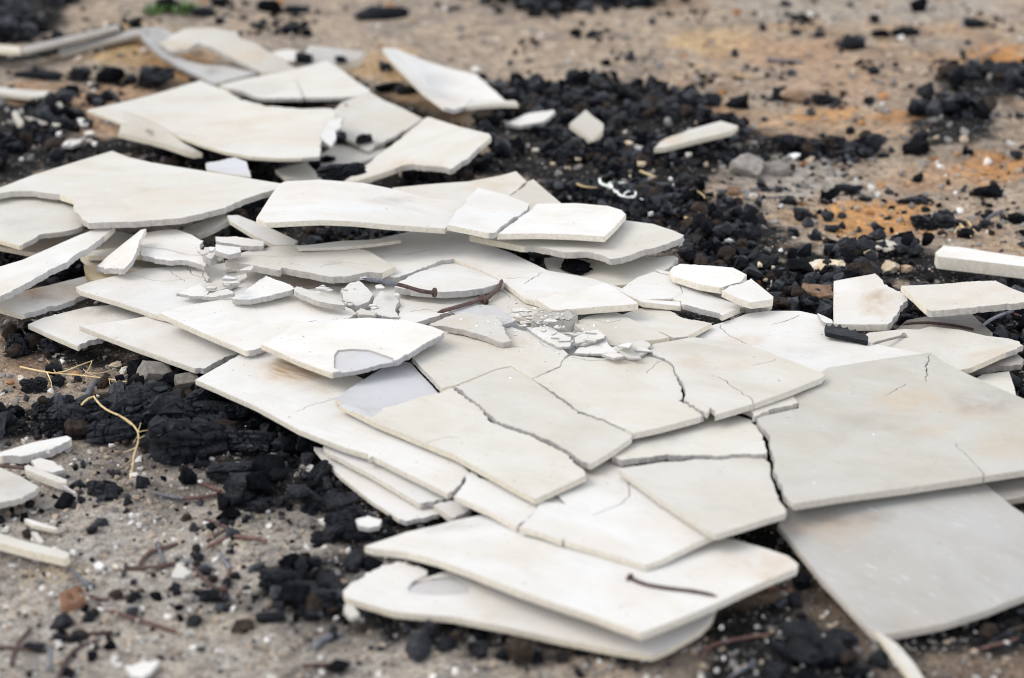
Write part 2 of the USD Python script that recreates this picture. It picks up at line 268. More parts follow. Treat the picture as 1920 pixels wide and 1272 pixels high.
gx = np.concatenate([[-60, -25, -10, -5, -3, -2], np.arange(-1.35, 1.351, 0.0072), [2, 3, 5, 10, 25, 60]])
gy = np.concatenate([[-40, -15, -5, -1, 0.6], np.arange(1.15, 4.30, 0.0072), [4.8, 6, 9, 15, 30, 80]])
GX, GY = np.meshgrid(gx, gy)
gxy = np.stack([GX.ravel(), GY.ravel()], 1)
fine_x, fine_y = np.arange(-1.35, 1.351, 0.0072), np.arange(1.15, 4.30, 0.0072)
FX, FY = np.meshgrid(fine_x, fine_y)
fxy = np.stack([FX.ravel(), FY.ravel()], 1)
def mask_of(poly, sigma, warp=0.012):
    w = np.stack([noise2(fxy, 28, 3), noise2(fxy, 28, 9)], 1) - 0.5
    q = fxy + w * 2 * warp
    m = shapely.contains_xy(poly, q[:, 0], q[:, 1]).reshape(FX.shape).astype(float)
    return gaussian_filter(m, sigma)
zone_poly = {k: ground_poly(v) for k, v in ZONES.items()}
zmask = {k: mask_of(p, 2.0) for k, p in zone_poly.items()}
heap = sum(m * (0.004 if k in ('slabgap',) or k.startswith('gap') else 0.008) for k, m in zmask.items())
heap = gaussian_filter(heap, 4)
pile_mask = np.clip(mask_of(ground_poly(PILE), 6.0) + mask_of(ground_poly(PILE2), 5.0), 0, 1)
rel = (noise2(fxy, 3.0, 1) - 0.5) * 0.030 + (noise2(fxy, 14, 2) - 0.5) * 0.016 + (noise2(fxy, 60, 4, 3) - 0.5) * 0.006
rel = rel.reshape(FX.shape) * (1 - 0.75 * pile_mask)
HF = rel + heap
# low sandy banks behind the heap and at the left
for (px, py, rx, ry, h) in [(230,105,110,40,0.022),(760,130,60,22,0.015),(1500,165,45,18,0.012),(800,200,60,20,0.008)]:
    c = on_plane([(px, py)], 0)[0]; e = on_plane([(px + rx, py), (px, py - ry)], 0)
    HF += h * np.exp(-((FX - c[0]) / abs(e[0][0] - c[0])) ** 2 - ((FY - c[1]) / abs(e[1][1] - c[1])) ** 2)
def ground_z(xy):
    xy = np.asarray(xy, float).reshape(-1, 2)
    i = (xy[:, 1] - fine_y[0]) / 0.0072; j = (xy[:, 0] - fine_x[0]) / 0.0072
    return map_coordinates(HF, [i, j], order=1, mode='nearest')
def ground_hit(p):
    h = np.zeros(len(p))
    for _ in range(8):
        w = on_plane(p, h); h = 0.5 * h + 0.5 * ground_z(w[:, :2])
    return on_plane(p, h)

def sstep(a, b, x):
    t = np.clip((x - a) / (b - a), 0, 1); return t * t * (3 - 2 * t)
def soil_colour():
    n1 = noise2(fxy, 5, 11).reshape(FX.shape); n2 = noise2(fxy, 22, 12).reshape(FX.shape); n3 = noise2(fxy, 70, 13, 3).reshape(FX.shape)
    pix = to_pixel(np.concatenate([fxy, np.zeros((len(fxy), 1))], 1)); X = pix[:, 0].reshape(FX.shape); Y = pix[:, 1].reshape(FX.shape)
    col = np.empty(FX.shape + (3,)); col[:] = (0.415, 0.330, 0.250)
    def lay(c, w):
        w = np.clip(w, 0, 1)[..., None]; col[:] = col * (1 - w) + np.array(c) * w
    lay((0.30, 0.255, 0.215), sstep(0.45, 0.62, n1) * 0.8)
    lay((0.46, 0.375, 0.285), sstep(0.52, 0.66, n2) * 0.6)
    lay((0.390, 0.358, 0.318), sstep(760, 960, Y) * (1 - sstep(700, 1300, X)) * 0.9)
    lay((0.105, 0.095, 0.088), sstep(0.56, 0.66, noise2(fxy, 13, 41).reshape(FX.shape)) * sstep(780, 900, Y) * (1 - sstep(600, 900, X)) * 0.75)
    lay((0.41, 0.39, 0.36), sstep(0.50, 0.62, n2) * sstep(800, 960, Y) * (1 - sstep(700, 1200, X)) * 0.7)
    lay((0.17, 0.125, 0.092), sstep(950, 1060, Y) * sstep(1200, 1420, X) * (0.75 + 0.25 * n2))
    lay((0.46, 0.295, 0.165), sstep(0.50, 0.62, noise2(fxy, 6.5, 31).reshape(FX.shape)) * sstep(1150, 1400, X) * sstep(560, 420, Y) * 0.65)
    up = sstep(600, 480, Y)
    lay((0.27, 0.185, 0.125), sstep(0.53, 0.64, noise2(fxy, 15, 51).reshape(FX.shape)) * up * sstep(900, 1300, X) * 0.75)
    lay((0.235, 0.20, 0.165), sstep(0.55, 0.66, noise2(fxy * [1, .6], 24, 52).reshape(FX.shape)) * up * 0.7)
    lay((0.50, 0.44, 0.36), sstep(0.58, 0.68, noise2(fxy, 34, 53).reshape(FX.shape)) * up * 0.6)
    blobs = [(240,100,110,45,(0.46,0.32,0.17),1.0),(330,130,70,40,(0.40,0.25,0.12),.9),(90,205,150,50,(0.40,0.25,0.15),.9),(240,190,80,40,(0.40,0.26,0.16),.8),(190,225,60,30,(0.42,0.27,0.17),.8),
      (730,130,70,30,(0.46,0.32,0.18),1),(790,195,90,35,(0.44,0.30,0.18),1),(880,215,70,25,(0.45,0.32,0.20),.8),(380,305,110,22,(0.26,0.14,0.07),1),(420,95,60,22,(0.40,0.28,0.18),.8),
      (1330,78,90,22,(0.52,0.37,0.21),.9),(1480,95,130,28,(0.45,0.28,0.17),.7),(1880,115,85,38,(0.52,0.25,0.08),1),(1760,330,90,30,(0.47,0.29,0.17),.7),(1800,120,60,25,(0.46,0.28,0.15),.8),(1580,150,90,40,(0.45,0.29,0.17),.7),(1540,218,60,16,(0.50,0.28,0.12),.9),(1690,228,50,16,(0.48,0.26,0.11),.9),
      (1870,318,80,28,(0.48,0.24,0.09),.9),(1640,412,120,40,(0.56,0.30,0.12),1),(1500,410,60,18,(0.48,0.31,0.18),.7),(1340,210,40,16,(0.44,0.27,0.15),.7),(1640,140,160,50,(0.43,0.31,0.22),.6),
      (1500,335,150,28,(0.40,0.37,0.33),.9),(1480,300,70,18,(0.36,0.34,0.31),.8),(1650,20,300,30,(0.40,0.375,0.34),.6),(1150,250,70,22,(0.38,0.29,0.21),.8),(840,15,300,22,(0.30,0.25,0.21),.7),(930,300,45,14,(0.40,0.34,0.27),.9),
      (120,680,130,25,(0.22,0.14,0.09),.9),(60,720,80,16,(0.34,0.26,0.20),.9),(80,750,90,12,(0.36,0.30,0.25),.7),(1450,1090,70,40,(0.24,0.165,0.11),.9),(1420,1150,60,30,(0.28,0.20,0.14),.8),(90,1080,90,22,(0.36,0.30,0.22),.8),(430,1010,60,20,(0.36,0.31,0.24),.7),(430,1180,110,30,(0.37,0.33,0.27),.7),
      (1470,1012,40,16,(0.22,0.16,0.09),.8),(310,935,90,24,(0.16,0.145,0.13),.8),(180,900,80,22,(0.18,0.165,0.155),.7),(250,885,60,16,(0.15,0.135,0.12),.8),(1860,1190,90,26,(0.03,0.032,0.026),.9),(330,10,50,12,(0.20,0.17,0.14),.6),(80,960,60,14,(0.16,0.15,0.15),.7)]
    for px, py, rx, ry, c, s in blobs:
        d = ((X - px) / rx) ** 2 + ((Y - py) / ry) ** 2
        lay(c, s * sstep(1.35, 0.3, d + (n2 - 0.5) * 2.2 + (n3 - .5) * 1.8))
    dust = np.clip(sum(zmask.values()), 0, 1)  # sums the charcoal dust zones and the gaps painted as shade
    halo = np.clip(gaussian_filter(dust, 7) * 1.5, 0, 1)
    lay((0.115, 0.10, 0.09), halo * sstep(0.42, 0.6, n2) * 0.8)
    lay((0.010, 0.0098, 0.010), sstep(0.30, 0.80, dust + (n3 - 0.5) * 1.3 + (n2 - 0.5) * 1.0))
    lay((0.017, 0.015, 0.014), sstep(0.35, 0.8, pile_mask) * (0.6 + 0.4 * sstep(0.4, 0.5, n2)))  # shade beneath the boards, painted into the soil colour as near-black
    return col
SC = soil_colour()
def build_ground():
    i = np.clip((GY - fine_y[0]) / 0.0072, 0, len(fine_y) - 1); j = np.clip((GX - fine_x[0]) / 0.0072, 0, len(fine_x) - 1)
    z = map_coordinates(HF, [i.ravel(), j.ravel()], order=1, mode='nearest')
    far = np.maximum(np.abs(GX) / 2.0, np.abs(GY - 2.7) / 2.6).ravel()
    z = np.where(far > 1, 0, z)
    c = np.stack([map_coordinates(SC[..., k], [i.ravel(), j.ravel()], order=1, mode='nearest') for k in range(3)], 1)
    v = np.concatenate([gxy, z[:, None]], 1)
    ny, nx = GX.shape; k = np.arange(ny * nx).reshape(ny, nx)
    f = np.concatenate([np.stack([k[:-1, :-1], k[:-1, 1:], k[1:, 1:]], -1).reshape(-1, 3), np.stack([k[:-1, :-1], k[1:, 1:], k[1:, :-1]], -1).reshape(-1, 3)])
    _, _, n = meshkit.arrays((v, f), True)
    tag(raw_mesh(prim_path('ground'), v, f, n, 'soil', {'gc': c}), 'burnt sandy soil with ash, rust stains, charcoal dust and painted shade under the broken boards', 'ground', kind='structure')
build_ground()

# ------------------------------------------------------------------ boards: curved or flat sheets of a few millimetres, each resting on what lies below
class Surf:
    def __init__(s, ctrl):
        s.d = np.zeros(3); c = np.asarray(ctrl, float); s.rbf = None
        s.c0 = c[:, :2].mean(0)
        if len(c) == 1: s.pl = np.array([c[0, 2], 0, 0])
        elif len(c) == 2:
            u = c[1, :2] - c[0, :2]; g = (c[1, 2] - c[0, 2]) / (u @ u) * u; s.pl = np.array([c[:, 2].mean(), *g])
        else:
            A = np.concatenate([np.ones((len(c), 1)), c[:, :2] - s.c0], 1); s.pl = np.linalg.lstsq(A, c[:, 2], rcond=None)[0]
            if len(c) > 3: s.rbf = RBFInterpolator(c[:, :2] - s.c0, c[:, 2] - A @ s.pl, kernel='thin_plate_spline', degree=1, smoothing=1e-4)
    def __call__(s, xy):
        q = np.asarray(xy, float).reshape(-1, 2) - s.c0
        p = s.pl + s.d; z = p[0] + q @ p[1:]
        if s.rbf is not None: z = z + s.rbf(q)
        return z
    def grad(s, xy, e=1e-3):
        xy = np.asarray(xy, float).reshape(-1, 2)
        return np.stack([(s(xy + [e, 0]) - s(xy - [e, 0])) / (2 * e), (s(xy + [0, e]) - s(xy - [0, e])) / (2 * e)], 1)
    def hit(s, p):
        d = dirs(p)
        if s.rbf is None:
            q = s.pl + s.d
            t = (q[0] - q[1:] @ s.c0 - EYE[2] + EYE[:2] @ q[1:]) / (d[:, 2] - d[:, :2] @ q[1:])
            return EYE + d * t[:, None]
        a = (0.45 - CAM_H) / d[:, 2]; b = (-0.25 - CAM_H) / d[:, 2]
        for _ in range(30):
            m = (a + b) / 2; P = EYE + d * m[:, None]; up = P[:, 2] > s(P[:, :2])
            a = np.where(up, m, a); b = np.where(up, b, m)
        return EYE + d * ((a + b) / 2)[:, None]

def densify(pts, step=5.0, frac_all=False):
    out, fl = [], []
    n = len(pts)
    for i in range(n):
        a, b = pts[i], pts[(i + 1) % n]
        fr = 1 if (len(a) > 2 and a[2]) or frac_all else 0
        L = math.hypot(b[0] - a[0], b[1] - a[1]); k = max(1, int(round(L / step)))
        for j in range(k):
            out.append((a[0] + (b[0] - a[0]) * j / k, a[1] + (b[1] - a[1]) * j / k)); fl.append(fr)
    return np.array(out), np.array(fl)

def jitter(xy, fl, amp, seed):
    t = np.roll(xy, -1, 0) - np.roll(xy, 1, 0); n = np.stack([t[:, 1], -t[:, 0]], 1); n /= np.linalg.norm(n, axis=1, keepdims=True) + 1e-9
    a = (noise2(xy, 260, seed, 3) - 0.5) * 2.0 * amp + (noise2(xy, 60, seed + 5, 2) - 0.5) * 2.6 * amp
    b = (noise2(xy, 40, seed, 2) - 0.5) * 0.0010 + (noise2(xy, 190, seed + 2, 2) - 0.5) * 0.0005
    soft = np.convolve(np.concatenate([fl[-2:], fl, fl[:2]]), [.2, .2, .2, .2, .2], 'same')[2:-2] * fl
    a = a + (noise2(xy, 720, seed + 9, 2) - 0.5) * 1.1 * amp
    return xy + n * (a * soft + b)[:, None]

def biggest(g):
    gs = [x for x in getattr(g, 'geoms', [g]) if x.geom_type == 'Polygon' and x.area > 1e-8]
    return max(gs, key=lambda x: x.area) if gs else None

BOARDS, DONE = [], []
class Board: pass
def B(label, pts, h, mat='board_white', t=6.5, grp=None, cracks=(), patch=None, ang=-12, group=None, cat='board piece', lift=True, frac=False, name='board_piece', patchmat='board_core', slope=0.12, stain=(), holes=()):
    b = Board(); b.__dict__.update(locals()); b.t = t / 1000 * (0.88 if t < 12 else 1)
    if np.ndim(h) == 0:
        m = np.mean([p[:2] for p in pts], 0); b.h = [(m[0], m[1], h)]
    BOARDS.append(b); return b

def crack_poly(surf, pts, seed):
    P = surf.hit([p[:2] for p in pts])[:, :2]; w = np.array([p[2] for p in pts]) / 1000
    s = np.concatenate([[0], np.cumsum(np.linalg.norm(np.diff(P, axis=0), axis=1))]); n = max(4, int(s[-1] / 0.0035)); u = np.linspace(0, s[-1], n)
    Q = np.stack([np.interp(u, s, P[:, 0]), np.interp(u, s, P[:, 1])], 1); w = np.interp(u, s, w)
    t = np.gradient(Q, axis=0); nn = np.stack([t[:, 1], -t[:, 0]], 1); nn /= np.linalg.norm(nn, axis=1, keepdims=True) + 1e-9
    j = (noise2(Q, 150, seed, 3) - .5) * 0.007 + (noise2(Q, 500, seed + 2, 2) - .5) * 0.002
    k = (noise2(Q, 400, seed + 7, 2) - .2) * 1.3
    Q = Q + nn * j[:, None]
    a = Q + nn * (w * np.clip(k, 0.25, 1.3) / 2)[:, None]; b = Q - nn * (w * np.clip(k, 0.25, 1.3) / 2)[:, None]
    return Polygon(np.concatenate([a, b[::-1]])).buffer(0.00006)

def outline(b, seed):
    per = sum(math.dist(a[:2], c[:2]) for a, c in zip(b.pts, b.pts[1:] + b.pts[:1]))
    px, fl = densify(b.pts, min(3.6, max(per / 18, 0.8)), b.frac)
    xy = b.surf.hit(px)[:, :2]
    P = Polygon(jitter(xy, fl, min(0.0021, 0.02 * per / 2000), seed))
    if not P.is_valid: P = biggest(P.buffer(0))
    return P, xy[fl == 0]

def settle():
    for k, b in enumerate(BOARDS):
        pix = np.array([q[:2] for q in b.h]); c = on_plane(pix, np.array([q[2] for q in b.h]) / 1000)
        b.surf = Surf(c)
        for it in range(5 if b.lift else 0):
            P, ft = outline(b, k)
            need_xy, need = [], []
            V = np.array(P.exterior.coords)[::4]
            gz = ground_z(V) + 0.002
            need_xy.append(V); need.append(gz - (b.surf(V) - b.t))
            for o in DONE:
                if (b.grp and o.grp == b.grp) or not (b.lift and o.lift): continue
                if not P.intersects(o.poly): continue
                R = P.intersection(o.poly)
                for g in getattr(R, 'geoms', [R]):
                    if g.geom_type != 'Polygon' or g.area < 2e-6: continue
                    pts = np.array(g.exterior.coords)[::3]
                    x0, y0, x1, y1 = g.bounds
                    X, Y = np.meshgrid(np.arange(x0, x1, 0.012), np.arange(y0, y1, 0.012)); q = np.stack([X.ravel(), Y.ravel()], 1)
                    q = q[shapely.contains_xy(g, q[:, 0], q[:, 1])]; pts = np.concatenate([pts, q])
                    need_xy.append(pts); need.append(o.surf(pts) + 0.0004 - (b.surf(pts) - b.t))
            XY = np.concatenate(need_xy) - b.surf.c0; N = np.concatenate(need)
            if N.max() <= 1e-5: break
            base = b.surf(V); 
            if it < 4:
                A = np.concatenate([np.ones((len(XY), 1)), XY], 1)
                VQ = V - b.surf.c0; A2 = np.concatenate([np.ones((len(VQ), 1)), VQ], 1); lo = -(A2 @ b.surf.d)
                cost = A2.mean(0)
                r = linprog(cost, A_ub=-np.concatenate([A, A2]), b_ub=-np.concatenate([N, lo]), bounds=[(None, None)] + [(-b.slope - b.surf.d[i], b.slope - b.surf.d[i]) for i in (1, 2)], method='highs')
                if r.status == 0: b.surf.d = b.surf.d + r.x
                else: b.surf.d[0] += N.max()
            else: b.surf.d[0] += N.max()
        P, ft = outline(b, k)
        for o in DONE:
            if b.grp and o.grp == b.grp and P is not None and P.intersects(o.poly): P = biggest(P.difference(o.poly.buffer(0.00035)))
        for ci, cr in enumerate(b.cracks if P is not None else ()): P = P.difference(crack_poly(b.surf, cr, k * 7 + ci))
        for hx, hy, hr in b.holes: P = P.difference(Point(*b.surf.hit([(hx, hy)])[0][:2]).buffer(hr / 1000))
        b.poly = biggest(P) if P is not None else None; b.frt = cKDTree(ft) if len(ft) else None; b.k = k
        if ft is not None and b.cracks:
            pass
        if b.poly is not None: DONE.append(b)

def ring_normals(r):
    e = np.roll(r, -1, 0) - r; e /= np.linalg.norm(e, axis=1, keepdims=True) + 1e-12
    n = np.stack([e[:, 1], -e[:, 0]], 1); m = n + np.roll(n, 1, 0); l = np.linalg.norm(m, axis=1, keepdims=True)
    return m / np.maximum(l, 0.6) * 1.0

def cut_cap(poly, cell=0.013):
    x0, y0, x1, y1 = poly.bounds
    xs = np.arange(x0 - 1e-5, x1 + cell, cell); ys = np.arange(y0 - 1e-5, y1 + cell, cell)
    X, Y = np.meshgrid(xs[:-1], ys[:-1]); X, Y = X.ravel(), Y.ravel()
    bx = shapely.box(X, Y, X + cell, Y + cell); shapely.prepare(poly)
    inside = shapely.contains_properly(poly, bx); cross = shapely.intersects(poly, bx) & ~inside
    V, F, n = [], [], 0
    for x, y in zip(X[inside], Y[inside]):
        V.append([(x, y), (x + cell, y), (x + cell, y + cell), (x, y + cell)]); F.append([(n, n + 1, n + 2), (n, n + 2, n + 3)]); n += 4
    for g in shapely.intersection(poly, bx[cross]):
        for q in getattr(g, 'geoms', [g]):
            if q.geom_type != 'Polygon' or q.area < 1e-9: continue
            rings = [np.array(q.exterior.coords)[:-1]] + [np.array(r.coords)[:-1] for r in q.interiors]
            v = np.concatenate(rings); ends = np.cumsum([len(r) for r in rings]).astype(np.uint32)
            f = earcut.triangulate_float64(v, ends).reshape(-1, 3).astype(int)
            a, b_, c = v[f[:, 0]], v[f[:, 1]], v[f[:, 2]]
            flip = (b_ - a)[:, 0] * (c - a)[:, 1] - (b_ - a)[:, 1] * (c - a)[:, 0] < 0; f[flip] = f[flip][:, ::-1]
            V.append(v); F.append(f + n); n += len(v)
    return np.concatenate(V), np.concatenate([np.asarray(f) for f in F])

def slab(poly, surf, t, frt, seed, ang, zoff=0.0, stain=(), bottom=True):
    poly = shapely.geometry.polygon.orient(poly)
    rings = [np.array(poly.exterior.coords)[:-1]] + [np.array(r.coords)[:-1] for r in poly.interiors]
    rng = np.random.default_rng(seed)
    insets, SV, SF, SE, n0 = [], [], [], [], 0
    for r in rings:
        N = ring_normals(r)
        fr = np.ones(len(r))
        if frt is not None: fr = (frt.query(r)[0] > 0.0034).astype(float)
        if len(poly.interiors) and r is not rings[0]: fr[:] = 1
        g = np.linalg.norm(surf.grad(r), axis=1); tt = t * np.sqrt(1 + np.minimum(g, 3) ** 2)
        bev = np.where(fr > 0, 0.00025, 0.00042)
        top = r - N * bev[:, None]
        insets.append(top)
        rr = lambda s: (noise2(r, 420, seed + s, 2) - 0.5)[:, None] * np.where(fr > 0, 0.0034 * min(1, (t / 0.006) ** 1.5), 0.0004)[:, None]
        lay = [(top, 0.0), (r, bev), (r + N * rr(1), tt * 0.36), (r + N * rr(2), tt * 0.68), (r + N * rr(3), tt - bev), (top, tt)]
        m = len(r); zt = surf(r) + zoff
        for q, dz in lay: SV.append(np.concatenate([q, (zt - dz)[:, None]], 1)); SE.append(np.where(fr > 0, 2.0, 1.0))
        i = np.arange(m); j = (i + 1) % m
        for L in range(len(lay) - 1):
            a, b_ = n0 + L * m, n0 + (L + 1) * m
            SF += [np.stack([a + i, b_ + i, b_ + j], 1), np.stack([a + i, b_ + j, a + j], 1)]
        n0 += len(lay) * m
    cap = Polygon(insets[0], [x for x in insets[1:]])
    if not cap.is_valid: cap = biggest(cap.buffer(0))
    V, F = cut_cap(cap)
    g = surf.grad(V); nt = np.concatenate([-g, np.ones((len(V), 1))], 1); nt /= np.linalg.norm(nt, axis=1, keepdims=True)
    lowf = (noise2(V, 22, seed, 3) - 0.5)
    zt = surf(V) + zoff
    tt = t * np.sqrt(1 + np.minimum(np.linalg.norm(g, axis=1), 3) ** 2)
    sv = np.concatenate(SV); sf = np.concatenate(SF)
    _, _, sn = meshkit.arrays((sv, sf), True)
    v = np.concatenate([np.concatenate([V, zt[:, None]], 1), np.concatenate([V, (zt - tt)[:, None]], 1), sv])
    f = np.concatenate([F, F[:, ::-1] + len(V), sf + 2 * len(V)]); n = np.concatenate([nt, -nt, sn])
    ca, sa = math.cos(math.radians(ang)), math.sin(math.radians(ang)); off = np.random.default_rng(seed + 99).uniform(0, 9, 2)
    e = np.concatenate([np.zeros(len(V)), np.zeros(len(V)), np.concatenate(SE)])
    gr = np.stack([v[:, 0] * ca + v[:, 1] * sa + off[0], -v[:, 0] * sa + v[:, 1] * ca + off[1], e], 1)
    gr[2 * len(V):, 1] += v[2 * len(V):, 2]
    st = np.zeros((len(v), 3))
    if len(stain):
        pix = to_pixel(v); nz = noise2(v[:, :2], 35, 77, 4) - 0.5
        for px, py, rx, ry, kind, amt in stain:
            d = ((pix[:, 0] - px) / rx) ** 2 + ((pix[:, 1] - py) / ry) ** 2
            st[:, kind] = np.maximum(st[:, kind], amt * sstep(1.2, 0.15, d + nz * 1.6))
    return v, f, n, {'gr': gr, 'sn': st}

def emit_boards():
    for b in DONE:
        k = b.k
        stain = list(b.stain)
        if b.patch is None:
            v, f, n, pv = slab(b.poly, b.surf, b.t, b.frt, k, b.ang, stain=stain)
            m = raw_mesh(prim_path(b.name), v, f, n, b.mat, pv); tag(m, b.label, b.cat, b.group)
        else:
            root = UsdGeom.Xform.Define(stage, prim_path(b.name)); tag(root, b.label, b.cat, b.group)
            s = 0.0019
            px, fl = densify(b.patch, 5.0); Q = Polygon(jitter(b.surf.hit(px)[:, :2], np.ones(len(px)), 0.0008, k + 31)).buffer(0)
            skin = biggest(b.poly.difference(Q))
            v, f, n, pv = slab(b.poly, b.surf, b.t - s, b.frt, k, b.ang, zoff=-s - 0.00005)
            raw_mesh(prim_path('core', root.GetPrim()), v, f, n, b.patchmat, pv)
            v, f, n, pv = slab(skin, b.surf, s, b.frt, k + 3, b.ang, stain=stain)
            raw_mesh(prim_path('surface_layer', root.GetPrim()), v, f, n, b.mat, pv)

def rest(p):
    """Highest surface (board or ground) that the sight line through each pixel meets: points in the world and the slope there."""
    p = np.asarray(p, float).reshape(-1, 2)
    best = ground_hit(p); on = np.full(len(p), -1)
    dist = np.linalg.norm(best - EYE, axis=1)
    for i, b in enumerate(DONE):
        q = b.surf.hit(p); ok = shapely.contains_xy(b.poly, q[:, 0], q[:, 1]); d = np.linalg.norm(q - EYE, axis=1)
        w = ok & (d < dist); best[w] = q[w]; dist[w] = d[w]; on[w] = i
    return best, on
W_, C_, G_, A_, K_, T_, S_, BG_ = 'board_white', 'board_cream', 'board_grey', 'board_ash', 'board_core', 'board_tan', 'board_soot', 'board_beige'
# ---- far back, behind the heap
B('thin weathered grey batten at the far left, leaning up over charcoal', [(110,93),(180,72),(250,54),(264,53),(266,63),(190,81),(112,103)], [(110,95,14),(262,56,40)], S_, t=8, cat='batten', name='batten', ang=25)
B('long grey weathered batten lying highest at the far top left corner', [(40,88),(120,69),(218,46),(226,52),(160,70),(42,99)], [(40,92,34),(222,50,46)], S_, t=6, cat='batten', name='batten', ang=25, stain=[(120,72,120,30,1,.5)])
B('short end of a grey batten cut by the left frame edge at top', [(-30,80),(36,87),(40,97),(-30,93)], [(-30,85,30),(38,92,36)], C_, t=7, cat='batten', name='batten', stain=[(10,88,60,20,0,.5)])
B('concave blue-grey strip of board curving round orange soil at far left', [(258,56),(275,50),(300,52),(327,64),(306,78),(322,98),(350,114),(385,122),(425,124),(480,137),(440,148),(400,158,1),(372,143,1),(335,124,1),(300,103,1),(272,78,1)], [(262,56,58),(327,64,38),(300,80,24),(290,92,34),(400,156,14),(480,137,12),(385,122,8)], A_, ang=-30, stain=[(400,135,14,8,1,.9),(285,58,16,8,1,.7)])
B('small white scrap behind the arched cream board at the back', [(508,98),(540,92),(568,97),(562,112),(538,116)], 8, W_)
B('arched cream board with an open notch below it, furthest back on left', [(298,82,1),(322,66),(350,53),(395,51),(445,60),(449,72),(478,80),(506,98),(540,120),(562,131),(505,138),(488,135,1),(440,112,1),(405,93,1),(372,81,1),(350,92,1),(322,97,1)], [(350,53,52),(445,62,48),(300,82,30),(322,96,16),(372,82,34),(440,112,18),(505,138,6),(560,131,6)], C_, ang=-25, stain=[(330,88,40,14,0,.6),(440,105,60,18,0,.5)])
B('white board with a straight far edge standing at the back of the heap', [(563,118),(570,100),(580,84),(625,89),(686,97),(672,113),(640,121),(600,124)], [(580,84,36),(686,97,28),(600,124,6)], W_)
B('triangular white board at the top of the heap with a thick front edge', [(411,160),(450,150),(520,137),(570,125),(612,114),(640,130),(668,152),(693,168),(692,173),(666,182,1),(620,183,1),(560,184,1),(500,185,1),(478,181,1),(455,171,1),(430,166)], [(412,160,30),(612,114,26),(692,170,44),(500,184,40)], C_, ang=-5, cracks=[[(556,150,1.8),(562,166,3.0),(572,187,5)]], t=6, stain=[(480,165,60,14,1,.25)])
B('concave white board leaning right at the back, its left rim raised', [(717,90),(742,91),(800,115),(850,130),(892,139),(925,168),(948,189),(905,190,1),(884,189,1),(872,200,1),(850,206,1),(830,200),(795,175),(755,135),(730,108)], [(718,90,66),(800,115,20),(892,140,20),(946,189,16),(850,205,6),(790,170,34),(840,165,6)], W_, ang=-30, stain=[(810,160,50,30,1,.25),(850,190,40,14,0,.3)])
B('narrow white sliver below the concave leaning board at the back', [(884,190),(940,189),(966,189),(972,195),(935,195),(872,200)], 12, C_)
# ---- upper heap: the big bowed board and its broken neighbours
B('flat pale fragment under charcoal lumps in the middle of the upper heap', [(598,292,1),(625,272,1),(690,268,1),(722,268,1),(720,280,1),(692,300,1),(642,313,1),(600,310,1)], 16, C_)
B('pointed cream fragment at the lower left of the charcoal-filled hole', [(516,318),(560,307,1),(576,303,1),(590,320,1),(606,338),(560,336),(535,334)], [(516,318,32),(600,320,22)], C_)
B('cream board with a bent front rim at the right end of the upper heap', [(795,223),(803,219),(860,237),(917,251),(921,257),(900,275,1),(878,296,1),(846,316,1),(815,312,1),(775,308,1),(750,312,1),(735,318),(700,330),(672,339),(640,343),(668,325,1),(694,305,1),(706,292,1),(716,285,1),(735,272,1),(762,250,1)], [(803,219,40),(918,253,60),(846,316,62),(750,312,50),(672,339,34),(706,292,20)], C_, t=8, stain=[(770,310,70,14,0,.55)], grp='upper', ang=20)
B('cream triangular fragment right of the hairline break in the upper heap', [(621,207,1),(642,192),(693,172),(720,188),(755,203),(792,222,1),(762,243,1),(736,258,1),(705,272,1),(690,284,1),(668,268,1),(645,258,1),(638,240,1),(624,226,1)], [(693,172,46),(792,222,40),(668,270,16),(621,207,34)], C_, grp='upper', ang=15, t=5.5)
B('large bowed off-white board sagging in the upper left of the heap', [(164,206),(220,194),(285,178),(376,151),(402,162),(425,170),(452,187,1),(500,199,1),(560,204,1),(620,203,1),(630,212,1),(626,228,1),(612,246,1),(602,262,1),(601,280,1),(597,294,1),(560,297),(520,297),(470,294),(420,284),(375,270),(330,253),(295,242),(230,231)], [(164,206,62),(376,152,20),(612,206,34),(597,292,52),(470,294,58),(330,253,48),(420,215,14),(230,231,56)], C_, grp='upper', ang=-8, cracks=[[(325,248,2.2),(350,253,2.0),(389,260,1.2)]], stain=[(450,240,200,40,0,.18)], t=5.5)
B('cream curled flap standing upright against the front of the bowed board', [(231,208),(262,219),(300,234),(325,252),(345,268),(380,287),(362,288),(320,275),(280,264),(222,250),(226,236)], [(231,208,68),(300,234,60),(345,266,50),(380,287,40),(222,250,44),(280,264,42),(330,278,40)], C_, cat='board flap', lift=False, t=5, stain=[(300,250,60,30,0,.25)])
B('lilac-grey scrap crossed by a rusty nail behind the largest left board', [(385,306,1),(408,302,1),(440,295),(462,303),(471,332),(430,327),(388,319)], [(385,306,30),(440,296,34),(471,332,34)], K_)
